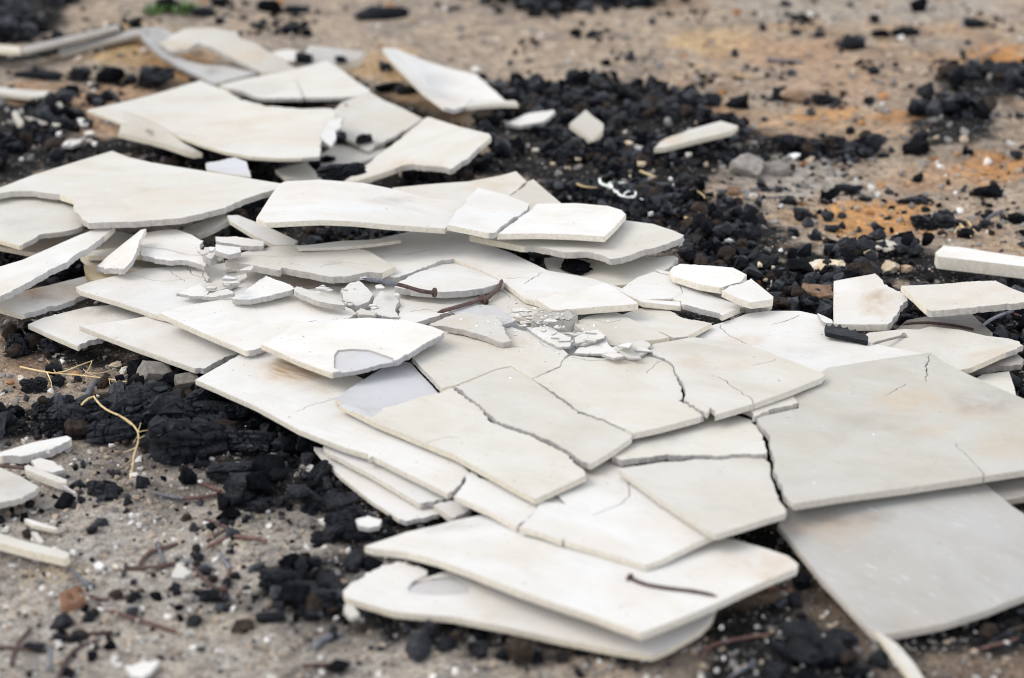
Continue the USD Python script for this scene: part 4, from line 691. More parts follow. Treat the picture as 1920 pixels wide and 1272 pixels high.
# ---- loose board pieces lying on the soil
B('cream slat lying on charcoal at the upper right of the band', [(1226,278,1),(1240,264,1),(1290,244),(1340,230),(1352,227),(1384,236),(1372,246),(1320,258),(1250,276)], [(1226,277,22),(1384,238,42)], C_, t=8, cat='slat', name='slat', stain=[(1255,262,30,14,0,.8)])
B('pale upright chip standing in the charcoal band', [(1068,232),(1098,206),(1132,232),(1130,246),(1111,266)], [(1098,206,52),(1111,266,18),(1132,235,40),(1068,232,34)], C_, t=5, lift=False, cat='board chip')
B('flat white chip at the left rim of the charcoal band', [(948,232,1),(985,214,1),(1038,206,1),(1041,211,1),(1020,228,1),(975,236,1)], [(948,232,14),(1041,209,30)], W_, t=6, cat='board chip')
B('thick white bar at the right frame edge on the charcoal', [(1754,473),(1768,461),(1800,463),(1860,473),(1990,492),(1990,508),(1920,500),(1758,481)], [(1754,475,34),(1990,500,36)], W_, t=15, cat='slat', name='slat')
B('white slat lying across the ash at the left frame edge', [(-4,849),(60,830),(125,817),(134,821),(130,828,1),(95,842,1),(40,856,1),(0,856)], [(0,852,14),(130,820,20)], W_, t=9, cat='slat', name='slat', ang=20)
B('pointed grey board at the left frame edge with cracks in its skin', [(-60,860),(0,876),(40,894),(74,913,1),(66,921,1),(40,934,1),(0,944,1),(-60,955)], [(-60,880,22),(74,914,16),(0,944,20)], C_, ang=15, stain=[(30,915,60,22,1,.18)])
B('chalk-white ragged flake behind the small white stick at left', [(58,864,1),(75,860,1),(100,866,1),(122,880,1),(100,886,1),(70,880,1)], 12, W_, t=4, cat='board chip')
B('small white stick lying below the chalk-white flake at left', [(46,874),(52,871),(126,899),(124,907),(108,905),(48,881)], 12, W_, t=8, cat='slat', name='slat')
B('thin white sliver just right of the pointed grey board', [(116,909,1),(122,910,1),(143,923,1),(140,926,1)], 6, W_, t=4, cat='board chip')
B('long cream slat at the left frame edge near the bottom', [(-40,992),(0,1000),(60,1018),(128,1035),(130,1042),(122,1048),(60,1034),(-40,1008)], [(-40,1000,16),(126,1042,14)], C_, t=9, cat='slat', name='slat', ang=-15)
B('short white stick above the long cream slat', [(45,973,1),(52,972),(108,990),(104,993),(60,984)], 8, W_, t=5, cat='slat', name='slat')
B('stubby white scrap just above the long cream slat', [(57,996,1),(70,998,1),(82,1014,1),(76,1020,1),(68,1014,1)], 8, C_, t=6, cat='board chip')
B('bright white triangular flake at the bottom edge of the picture', [(236,1250,1),(262,1241,1),(299,1239,1),(288,1256,1),(270,1274,1),(246,1268,1)], 8, W_, t=5, cat='board chip')
B('pale leaning flake among the rusty nails at lower left', [(318,1082,1),(330,1055,1),(340,1058,1),(358,1074,1),(342,1085,1)], [(330,1055,12),(340,1085,5)], W_, t=4, cat='board chip', lift=False)
B('small white flake lying on the soil above the rusty nails', [(175,1058,1),(185,1052,1),(196,1058,1),(190,1068,1),(178,1066,1)], 6, W_, t=4, cat='board chip')
B('bright white flake in charcoal left of the front boards', [(668,974,1),(690,968,1),(715,974,1),(712,986,1),(690,990,1),(670,986,1)], 27, W_, t=5, cat='board chip')
B('small white flake beside the big charcoal block at front', [(597,974,1),(610,971,1),(619,977,1),(608,983,1)], 12, W_, t=4, cat='board chip')
B('pale flake below the left tip of the lower front board', [(643,1146,1),(648,1132,1),(663,1136,1),(674,1152,1),(658,1160,1)], 6, C_, t=4, cat='board chip')
B('pale wooden stick poking out below the ash-grey board', [(1640,1180),(1682,1206),(1712,1240),(1745,1290),(1722,1290),(1692,1250)], [(1660,1190,4),(1735,1290,10)], C_, t=7, cat='slat', name='slat', ang=-60)
B('bone-white stick lying on orange soil at the far left', [(-30,160),(40,168),(98,171),(100,179),(60,182),(20,178),(-30,172)], 14, C_, t=7, cat='slat', name='slat')
B('stubby cream stick stuck in charcoal at the left edge', [(22,210),(30,206),(44,228),(40,235),(33,233)], [(25,208,26),(40,235,12)], C_, t=6, cat='slat', name='slat', lift=False)
B('thin grey splinter beside the stubby cream stick', [(45,218),(60,220),(90,230),(86,234),(60,227)], 16, S_, t=4, cat='slat', name='slat')
B('pale broken scrap on the soil at left above the largest left board', [(115,272,1),(122,264,1),(140,262,1),(158,259,1),(150,268,1),(135,274,1)], 12, W_, t=5, cat='board chip')
B('small cream stick leaning at the upper left above the charcoal', [(106,192),(114,190),(123,206),(119,210)], [(108,191,20),(121,208,8)], C_, t=5, cat='slat', name='slat', lift=False)
B('little white chip capped by a black cinder near the bowed board', [(144,222,1),(156,222,1),(166,232,1),(152,236,1)], 8, W_, t=5, cat='board chip')
B('ragged white splinter curling up beside the hole in the upper heap', [(599,256,1),(606,236,1),(618,224,1),(644,221,1),(640,238,1),(628,246,1),(630,262,1),(622,278,1),(612,268,1)], [(618,224,72),(622,278,50),(599,256,60)], W_, t=4)
# ------------------------------------------------------------------ small board chips
RNG = np.random.default_rng(20)
def chip(cx, cy, rx, label, group, h, t, mat, rng=RNG, cat='board chip', name='board_chip'):
    n = rng.integers(4, 8); a = np.sort(rng.uniform(0, 2 * np.pi, n) * 0.35 + np.arange(n) * 2 * np.pi / n * 1.0); sq = rng.uniform(0.28, 0.45); th = rng.uniform(-0.25, 0.25)
    r = rng.uniform(0.65, 1.15, n) * rx
    x, y = r * np.cos(a), r * np.sin(a)
    X = cx + x * 1.25; Y = cy + (y + x * th) * sq
    B(label, [(float(u), float(v), 1) for u, v in zip(X, Y)], h, mat, t=t, cat=cat, group=group, name=name, grp=group, slope=0.3)
def chips(n, poly, size, label, group, h, t, mats, seed):
    rng = np.random.default_rng(seed); P = Polygon(poly); x0, y0, x1, y1 = P.bounds; k = 0
    while k < n:
        x, y = rng.uniform(x0, x1), rng.uniform(y0, y1)
        if not P.contains(Point(x, y)): continue
        chip(x, y, size[0] + (size[1] - size[0]) * rng.random() ** 2, label, group, h, rng.uniform(*t), mats[rng.integers(len(mats))], rng); k += 1
chips(20, [(945,572),(1000,588),(1050,603),(1085,612),(1075,650),(1030,632),(985,618),(945,598)], (6, 17), 'small white board chip in the rubble left of the clean tilted plate', 'chips in the central rubble', 60, (.8, 1.8), [W_, W_, C_], 1)
chips(8, [(1085,615),(1140,612),(1225,640),(1215,680),(1150,682),(1080,668)], (8, 18), 'small off-white board chip on the fractured slab behind its wide panel', 'chips behind the wide panel', 60, (1, 2.4), [W_, C_], 2)
chips(12, [(590,525),(690,520),(745,545),(760,600),(690,602),(640,590),(590,548)], (6, 14), 'small white board chip among the splinters under the long bent nail', 'chips under the long bent nail', 58, (1.5, 3), [W_, C_], 3)
chips(12, [(370,460),(440,462),(470,500),(420,545),(385,540),(375,500)], (6, 15), 'small white board chip by the notched board at the left of the heap', 'chips by the notched board', 50, (1.5, 3.5), [W_, C_], 4)
chips(34, [(0,865),(250,900),(470,900),(620,990),(640,1050),(560,1240),(300,1265),(0,1260)], (2.5, 8), 'small white board crumb lying on the ashy soil at lower left', 'crumbs on the ashy soil', 2, (2, 4), ['chip_white', 'crumb_pale'], 5)
chips(16, [(930,215),(1240,230),(1330,330),(1420,470),(1540,520),(1500,560),(1250,450),(1000,300)], (4, 10), 'small pale board crumb lying in the wide charcoal band', 'crumbs in the charcoal band', 20, (2, 5), ['crumb_pale', 'chip_white', 'crumb_tan'], 6)
chips(12, [(10,690),(160,690),(330,760),(300,830),(60,850),(0,830)], (3, 8), 'small white board crumb by the charred timber at left', 'crumbs by the charred timber', 8, (2, 5), ['chip_white', 'crumb_pale'], 7)
chips(10, [(1330,1150),(1500,1080),(1600,1180),(1560,1262),(1340,1262)], (3, 7), 'small white board crumb on brown soil between the front boards', 'crumbs between the front boards', 2, (2, 4), ['chip_white'], 8)
chips(10, [(0,215),(160,215),(330,240),(220,275),(40,300)], (4, 9), 'small pale board crumb on charcoal at the left above the largest left board', 'crumbs at upper left', 4, (3, 6), ['chip_white', 'crumb_pale'], 9)
B('rusty square metal plate with two round holes, at lower left', [(110,1112),(128,1104),(152,1098),(157,1106),(161,1122),(140,1134),(118,1141),(113,1130)], [(110,1112,16),(152,1098,18),(118,1141,6),(161,1122,8)], 'rust_orange', t=4, cat='metal plate', name='metal_plate', holes=[(132,1120,2.3),(151,1109,2.3)])
B('black charred plank end with a jagged top, lying at the rim of the large board', [(1546,615),(1550,607,1),(1556,613,1),(1562,606,1),(1568,613,1),(1576,608,1),(1581,615,1),(1590,611,1),(1596,619,1),(1604,617,1),(1612,625,1),(1621,625),(1628,631),(1627,640),(1600,634),(1570,628),(1548,623)], [(1546,615,66),(1628,635,62)], 'charred_wood', t=5.5, cat='charred plank', name='charred_plank')
settle()
DONE[:] = [b for b in DONE if b.poly is not None]
same = {}
for b in DONE:
    if b.group: same.setdefault(b.label, []).append(b)
NTH = ['leftmost', 'second from left', 'third from left', 'fourth from left', 'fifth from left', 'sixth from left', 'seventh from left', 'eighth from left', 'ninth from left', 'tenth from left', 'eleventh from left', 'twelfth from left', 'thirteenth from left', 'fourteenth from left', 'fifteenth from left', 'sixteenth from left']
for L in same.values():
    L.sort(key=lambda b: np.mean([p[0] for p in b.pts]))
    if len(L) <= 16:
        for k, b in enumerate(L): b.label = NTH[k] + ' ' + b.label.replace('small ', '', 1)
emit_boards()

# ------------------------------------------------------------------ solids: lumps, blocks, timbers, tubes
def rot_mat(yaw, pitch=0, roll=0):
    return trimesh.transformations.euler_matrix(roll, pitch, yaw, 'sxyz')[:3, :3]
def lump_mesh(seed, size, sub=2, rough=0.16, boxy=0.5, crack=0.12):
    rng = np.random.default_rng(seed)
    d = rng.normal(size=(22, 3)); d /= np.linalg.norm(d, axis=1, keepdims=True)
    m = np.abs(d).max(1, keepdims=True); p = d / m ** boxy * rng.uniform(0.78, 1.1, (22, 1))
    h = trimesh.convex.convex_hull(p)
    for _ in range(sub): h = h.subdivide()
    v = np.array(h.vertices); n = h.vertex_normals; off = rng.uniform(0, 50, 3)
    a = meshkit.fbm(v * 1.7 + off, 4, 3) - 0.5; c = np.abs(meshkit.noise(v * 2.6 + off + 9, 5) - 0.5) * 2
    v = v + n * (a[:, None] * rough * 2.2 - crack * np.clip(1 - c * 5, 0, 1)[:, None])
    return trimesh.Trimesh(v * np.asarray(size), h.faces, process=False)
def put(name, label, cat, tm, loc, R, mat, group=None, smooth=32, kind=None):
    v, f, n = meshkit.arrays(tm, smooth)
    m = raw_mesh(prim_path(name), v @ R.T, f, None if n is None else n @ R.T, mat)
    m.AddTranslateOp().Set(Gf.Vec3d(*map(float, loc)))
    tag(m, label, cat, group, kind); return m
def on_ground(px, py):
    p, on = rest([(px, py)]); return p[0]
def on_soil(px, py): return ground_hit(np.array([[px, py]], float))[0]
BOXES = None
def board_clear(x, y, r, zlo, zhi):
    for b in DONE:
        g = b.poly.bounds
        if x < g[0] - r or x > g[2] + r or y < g[1] - r or y > g[3] + r: continue
        if b.poly.distance(Point(x, y)) < r * 0.85:
            z = b.surf([[x, y]])[0]
            if zhi > z - b.t - 0.0005 and zlo < z + 0.0005: return False
    return True

# charcoal: (zone, cover, size range, label, group)
CH = [('band', 2.3, (.0028, .0135), 'black charcoal lump in the wide cinder band right of the white boards', 'charcoal in the wide band'),
      ('left', 1.7, (.004, .017), 'black charcoal lump in the pile at the left edge above the boards', 'charcoal at the left edge'),
      ('topleft', 1.5, (.008, .024), 'blurred black charcoal lump in the top left corner', 'charcoal in the top left corner'),
      ('frontleft', 1.5, (.003, .014), 'black charcoal lump in the heap left of the front boards', 'charcoal heap left of the boards'),
      ('edge', 1.7, (.0035, .017), 'black charcoal lump strewn along the splintered front rim of the stack', 'charcoal along the front rim'),
      ('front', 1.3, (.004, .014), 'black charcoal lump in front of the lowest front board', 'charcoal in front of the lowest board'),
      ('right', 1.7, (.006, .020), 'black charcoal lump in the far right pile on orange soil', 'charcoal in the far right pile'),
      ('rightlow', 1.4, (.005, .018), 'black charcoal lump in the second small pile at the right', 'charcoal in the second right pile'),
      ('midright', 1.9, (.004, .015), 'black charcoal lump behind the raised cream slab at right', 'charcoal behind the raised slab'),
      ('edgeright', 1.4, (.0035, .014), 'black charcoal lump below the raised slab at the right frame edge', 'charcoal at the right frame edge'),
      ('frontright', 1.0, (.004, .015), 'black charcoal lump on brown soil between the two front boards', 'charcoal between the front boards'),
      ('back', 1.5, (.006, .018), 'blurred black charcoal lump in the row along the top frame edge', 'charcoal along the top edge'),
      ('gapmid', 1.6, (.004, .013), 'black charcoal lump in the hollow under the long arched board', 'charcoal under the long arched board'),
      ('gapright', 1.6, (.004, .013), 'black charcoal lump in the wedge-shaped gap at the heap centre', 'charcoal in the wedge gap'),
      ('gaprear', 1.4, (.005, .016), 'black charcoal lump in the shade between the two upper left boards', 'charcoal between the upper left boards'),
      ('gapheap', 1.6, (.004, .013), 'black charcoal lump in the dark gap below the upper heap', 'charcoal below the upper heap'),
      ('gapslab', 1.4, (.004, .012), 'black charcoal lump in the hollow under the raised cream slab', 'charcoal under the raised slab'),
      ('gapleft', 1.4, (.004, .013), 'black charcoal lump in the gap under the left edge boards', 'charcoal under the left edge boards'),
      ('gapleft2', 1.4, (.004, .013), 'black charcoal lump in the gap behind the long diagonal slat', 'charcoal behind the diagonal slat'),
      ('gaptop', 1.4, (.004, .012), 'black charcoal lump under the triangular top board', 'charcoal under the triangular board'),
      ('gapash', .5, (.003, .008), 'small charcoal lump in the shade of the ash-grey board', 'charcoal by the ash-grey board'),
      ('gapbat', 1.2, (.004, .013), 'black charcoal lump in the shade below the grey battens at far left', 'charcoal below the battens'),
      ('slabgap', 0.6, (.003, .011), 'black charcoal lump in the shade under the left rim of the stack', 'charcoal under the left rim')]
cands = []
rng = np.random.default_rng(5)
for zi, (z, cover, (r0, r1), lab, grp) in enumerate(CH):
    P = zone_poly[z]; x0, y0, x1, y1 = P.bounds; area = 0; tries = 0
    while area < cover * P.area and tries < 12000:
        tries += 1
        x, y = rng.uniform(x0, x1), rng.uniform(y0, y1)
        if not P.contains(Point(x, y)): continue
        far = 5.0 if rng.random() < 0.16 else 1.0
        x += rng.normal() * 0.005 * far; y += rng.normal() * 0.011 * far
        if abs(x) > 1.15: continue
        if meshkit.fbm(np.array([[x * 16, y * 9, zi]]), 3, 4)[0] < 0.435: continue
        r = r0 + (r1 - r0) * rng.random() ** 2.6
        s = np.array([rng.uniform(0.8, 1.5), rng.uniform(0.7, 1.1), rng.uniform(0.5, 0.9)]) * r
        zz = ground_z([[x, y]])[0] + s[2] * rng.uniform(0.25, 0.75) + (rng.random() ** 2) * 0.012 * (rng.random() < 0.5)
        area += math.pi * s[0] * s[1]
        if not board_clear(x, y, max(s[0], s[1]), zz - s[2], zz + s[2]): continue
        cands.append((r / y, zi, x, y, zz, s, rng.uniform(0, 6.28), rng.normal() * .35, rng.normal() * .35))
# loose cinders scattered over the open soil
for k in range(900):
    px, py = rng.uniform(-40, 1960), rng.uniform(0, 470)
    if rng.random() < 0.45: px, py = rng.uniform(0, 640), rng.uniform(690, 1270)
    elif px < 900 and py > 60: continue
    if py < 480 and meshkit.fbm(np.array([[px / 90, py / 26, 3.3]]), 3, 8)[0] < .47: continue
    if py > 480 and rng.random() < .8: continue
    w = ground_hit(np.array([[px, py]]))[0]; r = (0.0024 if py < 480 else 0.0016) + 0.0080 * rng.random() ** 3
    s = np.array([1.3, 1, .7]) * r
    if board_clear(w[0], w[1], r, w[2], w[2] + r): cands.append((r / w[1] * 0.6, len(CH), w[0], w[1], w[2] + r * .4, s, rng.uniform(0, 6), 0, 0))
for (cx, cy) in [(1597,85),(1680,65),(1380,195),(1555,185),(1640,130),(1580,365),(1720,385),(1860,365),(1740,425),(1510,375),(1880,420),(1440,140),(1760,120),(1320,150),(1500,35),(500,60),(560,30),(420,20),(150,150),(250,160),(180,190),(1850,40),(1300,30),(120,930),(230,905),(330,1095),(380,1125),(60,960),(420,985),(150,1215),(1100,60),(1180,110),(980,90),(1640,480),(1420,340)]:
    c0 = ground_hit(np.array([[cx, cy]], float))[0]
    for _ in range(26):
        x, y = c0[0] + rng.normal() * .022, c0[1] + rng.normal() * .035; r = .0015 + .0052 * rng.random() ** 2.5; z = ground_z([[x, y]])[0]
        if board_clear(x, y, r, z, z + r): cands.append((0, len(CH), x, y, z + r * .35, np.array([1.3, 1, .7]) * r, rng.uniform(0, 6), 0, 0))
cands.sort(key=lambda c: -c[0])
LAND = [(1170,358,'the pale string'),(1305,252,'the cream slat on the charcoal'),(1100,236,'the pale upright chip'),(995,222,'the flat white chip'),(1405,308,'the rounded grey stone'),(1450,560,'the small stack of plates'),(1220,440,'the chipped cream board'),
 (900,255,'the bent rim board'),(1345,432,'the pinkish stone chip'),(1210,328,'the short tan straw'),(1630,560,'the upright slab'),(1800,545,'the raised cream slab'),(1840,482,'the thick white bar'),(60,840,'the white slat on the ash'),(345,820,'the largest charred timber'),
 (200,800,'the bent straw stalk'),(290,708,'the concrete block'),(120,695,'the branched straw stalk'),(640,985,'the square charred block'),(690,980,'the white flake by the rim'),(700,1100,'the lowest front board'),(1505,1212,'the metal cup'),(1690,1200,'the pale wooden stick'),(1400,1140,'the nailed front board'),
 (1720,200,'the knobbly cinder'),(60,170,'the bone-white stick'),(140,265,'the pale broken scrap'),(60,60,'the top left corner'),(1080,60,'the two small cinders on sand'),(640,440,'the long arched board'),(430,310,'the lilac-grey scrap'),(1500,450,'the ridged white lump'),(1880,650,'the pointed right hand board'),(450,850,'the left board rim'),(240,500,'the long diagonal slat'),(1840,160,'the orange soil at right')]
ORD = ['leftmost', 'second from left', 'third from left', 'fourth from left', 'fifth from left', 'sixth from left', 'seventh from left', 'eighth from left', 'ninth from left', 'tenth from left']
n_main = 0; small = []; main = []
for c in cands:
    if n_main < 250 and c[1] < len(CH): n_main += 1; main.append(c)
    else: small.append(c)
LP = np.array([l[:2] for l in LAND], float); keys = {}
for i, c in enumerate(main):
    q = to_pixel([c[2:5]])[0]; d = (LP - q) * [1, 1.6]; j = int(np.argmin((d ** 2).sum(1))); dx, dy = q - LP[j]
    side = ('right of' if dx > 0 else 'left of') if abs(dx) > 1.5 * abs(dy) else ('in front of' if dy > 0 else 'behind')
    dist = math.hypot(dx, dy); near = 'just ' if dist < 70 else ('' if dist < 150 else 'well ')
    size = 'large' if c[5][0] * 1000 / c[3] > 6.5 else ('middling' if c[5][0] * 1000 / c[3] > 4.6 else 'small')
    if near == 'well ' : near = 'farther '
    keys.setdefault((size, near, side, LAND[j][2]), []).append((q[0], i))
labels = {}
for (size, near, side, nm), L in keys.items():
    L.sort()
    for r, (_, i) in enumerate(L):
        if len(L) == 1: labels[i] = f'{size} black charcoal lump {near}{side} {nm}'
        else: labels[i] = f'{ORD[min(r, 9)]} of {size} charcoal lumps {near}{side} {nm}'.replace('the chipped','chipped').replace('the cream slat on the','the cream slat on')
for i, c in enumerate(main):
    _, zi, x, y, zz, s, ya, pi_, ro = c
    put('charcoal_lump', labels[i], 'charcoal lump', lump_mesh(1001 + i, s, 2, 0.17, rng.uniform(.3, .8)), (x, y, zz), rot_mat(ya, pi_, ro), ('charcoal' if (q_ := rng.random()) < .60 else 'charcoal_matt' if q_ < .82 else 'charcoal_ash_glint' if q_ < .93 else 'charcoal_brown'), CH[zi][4])
def instancer(name, label, cat, protos, pos, idx, scales, quats):
    pi_ = UsdGeom.PointInstancer.Define(stage, prim_path(name)); path = pi_.GetPath().pathString
    for k, (tm, mat) in enumerate(protos):
        v, f, n = meshkit.arrays(tm, 35); raw_mesh(f'{path}/piece_shape_{k:03d}', v, f, n, mat)
        pi_.GetPrototypesRel().AddTarget(f'{path}/piece_shape_{k:03d}')
    pi_.CreatePositionsAttr(Vt.Vec3fArray.FromNumpy(np.asarray(pos, np.float32))); pi_.CreateProtoIndicesAttr(Vt.IntArray.FromNumpy(np.asarray(idx, np.int32)))
    pi_.CreateScalesAttr(Vt.Vec3fArray.FromNumpy(np.asarray(scales, np.float32)))
    pi_.CreateOrientationsAttr(Vt.QuathArray([Gf.Quath(float(q[0]), float(q[1]), float(q[2]), float(q[3])) for q in quats]))
    tag(pi_, label, cat, None, 'stuff')
def quats(n, rng, flat=0.35):
    q = np.array([trimesh.transformations.quaternion_from_euler(rng.normal() * flat, rng.normal() * flat, rng.uniform(0, 6.28)) for _ in range(n)]); return q
pr = [(lump_mesh(50 + k, np.array([1.2, .95, .7]) * 0.006, 1, 0.16, .6), ['charcoal', 'charcoal', 'charcoal_matt', 'charcoal', 'charcoal_ash_glint', 'charcoal_matt', 'charcoal', 'charcoal_brown'][k]) for k in range(8)]
rng = np.random.default_rng(6)
instancer('charcoal_fragments', 'fine black charcoal fragments filling the gaps between the larger lumps', 'charcoal', pr, [c[2:5] for c in small], rng.integers(0, 8, len(small)), [np.full(3, c[5][1] / 0.006) for c in small], quats(len(small), rng, .6))

# single cinders that stand out, by pixel: x, y (base), size in pixels (half width, half height), label
CIN = 'black cinder lying apart on the sandy soil at upper right'; CG = 'cinders apart at upper right'
SING = [(1721,22,17,14,'black tilted cinder at the top frame edge, right of centre',None),(1600,92,26,13,'long black cinder with a raised right end on orange soil, upper right',None),(1698,68,26,10,'black cinder with a brown rusty top, upper right',None),(1828,52,20,10,'pointed black cinder near the top right corner',None),
 (1510,42,9,6,CIN,CG),(1640,44,10,9,CIN,CG),(1492,66,11,6,CIN,CG),(1537,70,10,7,CIN,CG),(1650,70,18,8,CIN,CG),(1637,140,13,8,CIN,CG),(1630,196,11,8,CIN,CG),(1594,252,9,8,CIN,CG),(1815,292,10,7,CIN,CG),(1905,298,12,8,CIN,CG),
 (1472,188,24,13,'black forked cinder left of the tan clod',None),(1549,196,26,11,'black cinder wedged under the right side of the tan clod',None),(1380,202,26,13,'black cinder with a pointed tail above the cream slat',None),(1294,172,11,8,CIN,CG),(1723,216,20,17,'black knobbly cinder above the second right pile',None),
 (1504,412,18,13,'faceted blue-black cinder on sand above the white bar',None),(1552,376,15,10,CIN,CG),(1592,364,27,11,'long black cinder pair on sand, middle right',None),(1622,378,14,5,CIN,CG),(1714,383,34,7,'long flat black cinder strip at middle right',None),(1854,370,28,11,'black bone-shaped cinder at the right',None),
 (1727,426,20,13,'left of two square black cinders above the white bar',None),(1769,426,22,13,'right of two square black cinders above the white bar',None),(1478,383,16,7,CIN,CG),(1910,418,20,9,CIN,CG),(1800,424,12,6,CIN,CG),(1560,435,14,6,CIN,CG),
 (718,36,54,12,'long black charred stick at the top, left of centre',None),(1078,68,11,7,'left of two small black cinders on bare sand at top',None),(1110,72,11,7,'right of two small black cinders on bare sand at top',None),(545,64,22,12,'black cinder at the top behind the arched board',None),(486,55,12,7,'small black cinder left of the one behind the arched board',None),(576,68,12,7,'small black cinder right of the one behind the arched board',None),
 (412,45,10,7,'small round cinder above the arched board',None),(380,30,28,9,'flat black cinder at top beside the green tuft',None),(410,12,20,11,'black cinder on the top edge right of the green tuft',None),(505,22,26,11,'black cinder near the top left of centre',None),(555,24,26,8,'flat black cinder right of another near the top',None),
 (75,148,62,9,'long thin black charred stick on orange soil at upper left',None),(150,152,18,15,'black cinder right of the long charred stick',None),(206,158,25,18,'large black cinder on orange soil left of the grey strip',None),(244,158,12,10,'small cinder between two larger ones at upper left',None),(290,165,34,22,'largest black cinder beside the grey concave strip',None),(198,190,15,14,'black cinder just above the tip of the bowed board',None),(176,196,22,7,'flat black cinder at the left tip of the bowed board',None),
 (162,238,13,8,'black cinder capping the little white chip',None),(28,183,12,6,'black cinder under the bone-white stick',None),(765,176,26,9,'blue-black cinder beside the concave leaning board',None),(728,172,30,9,'long blue-grey cinder between the heap and the leaning board',None),(722,132,15,9,'black cinder behind the upper heap near the leaning board',None),(570,118,16,10,'black cinder among the boards at the far back',None),(640,120,12,8,'black cinder at the corner of the triangular board',None),
 (1082,512,29,13,'black charcoal lump with an ashy top resting on the cream board corner',None),(641,272,15,12,'left of two charcoal lumps in the hole of the upper heap',None),(682,272,15,11,'right of two charcoal lumps in the hole of the upper heap',None),(602,322,22,14,'charcoal lump with a pale spot left of the black log on the boards',None),(618,305,12,8,'small charcoal lump behind the black log on the boards',None),(860,320,26,18,'charcoal lump at the right corner of the bent rim board',None),
 (30,665,20,20,'dark round charcoal lump in shade at the left edge',None),(1125,172,20,16,'pointed black cinder standing at the top of the charcoal band',None)]
_ap = sorted([q for q in SING if q[5] == CG]); _nth = {q[:2]: ('rightmost' if i == len(_ap) - 1 else (NTH + ['seventeenth from left', 'eighteenth from left'])[i]) for i, q in enumerate(_ap)}
for k, (px, py, hx, hy, lab, grp) in enumerate(SING):
    if grp: lab = _nth[(px, py)] + ' of the small black cinders apart on sand at upper right'
    p = on_ground(px, py); d = np.linalg.norm(p - EYE); sx = hx / FPX * d; sz = hy / FPX * d
    s = np.array([sx, min(sx, sz * 1.6), sz]) * 1.06
    put('cinder', lab, 'cinder', lump_mesh(300 + k, s, 3 if hx > 18 else 2, .22, .55, .18), (p[0], p[1] + s[1] * .3, p[2] + s[2] * 0.72), rot_mat((k * 37 % 7 - 3) * .1, 0, 0), 'charcoal' if k % 4 else 'charcoal_matt', grp)

def timber_mesh(L, Wd, H, seed, ns=60, na=64):
    rng = np.random.default_rng(seed); u = np.linspace(-.5, .5, ns); a = np.linspace(0, 2 * np.pi, na, endpoint=False)
    U, A = np.meshgrid(u, a, indexing='ij'); c, s = np.cos(A), np.sin(A); m = (np.abs(c) ** 6 + np.abs(s) ** 6) ** (-1 / 6)
    off = rng.uniform(0, 40)
    g = meshkit.fbm(np.stack([U * 1.8 + off, c * m * 5 + off, s * m * 5], -1), 4, 1) - .5
    w = meshkit.fbm(np.stack([U * 2.2 + off, c * .6, s * .6 + off], -1), 3, 2) - .5
    ch = np.abs(meshkit.noise(np.stack([U * 5.5 + off, c * 1.2, s * 1.2 + off], -1), 4) - .5) * 2
    fg = meshkit.fbm(np.stack([U * 1.2 + off, c * m * 16 + off, s * m * 16], -1), 3, 6) - .5; c2 = np.abs(meshkit.noise(np.stack([U * 9 + off, c * 2.5, s * 2.5 + off], -1), 14) - .5) * 2
    rr = m * (1 + .40 * g + .5 * w + .16 * fg - .26 * np.clip(1 - ch * 7, 0, 1) - .12 * np.clip(1 - c2 * 6, 0, 1)) * (1 - .35 * np.abs(2 * U) ** 6)
    X = U * L + (meshkit.noise(np.stack([c * 3 + off, s * 3, U * 0], -1), 8) - .5) * L * .22 * np.abs(2 * U) ** 2
    v = np.stack([X, c * rr * Wd / 2, s * rr * H / 2], -1).reshape(-1, 3)
    i, j = np.meshgrid(np.arange(ns - 1), np.arange(na), indexing='ij'); j2 = (j + 1) % na
    f = np.concatenate([np.stack([i * na + j, i * na + j2, (i + 1) * na + j2], -1).reshape(-1, 3), np.stack([i * na + j, (i + 1) * na + j2, (i + 1) * na + j], -1).reshape(-1, 3)])[:, ::-1]
    n = len(v); v = np.concatenate([v, [v[:na].mean(0)], [v[-na:].mean(0)]]); k = np.arange(na); k2 = (k + 1) % na
    f = np.concatenate([f, np.stack([np.full(na, n), k2, k], 1)[:, ::-1] * 1, np.stack([np.full(na, n + 1), (ns - 1) * na + k, (ns - 1) * na + k2], 1)[:, ::-1]])
    return trimesh.Trimesh(v, f, process=False)
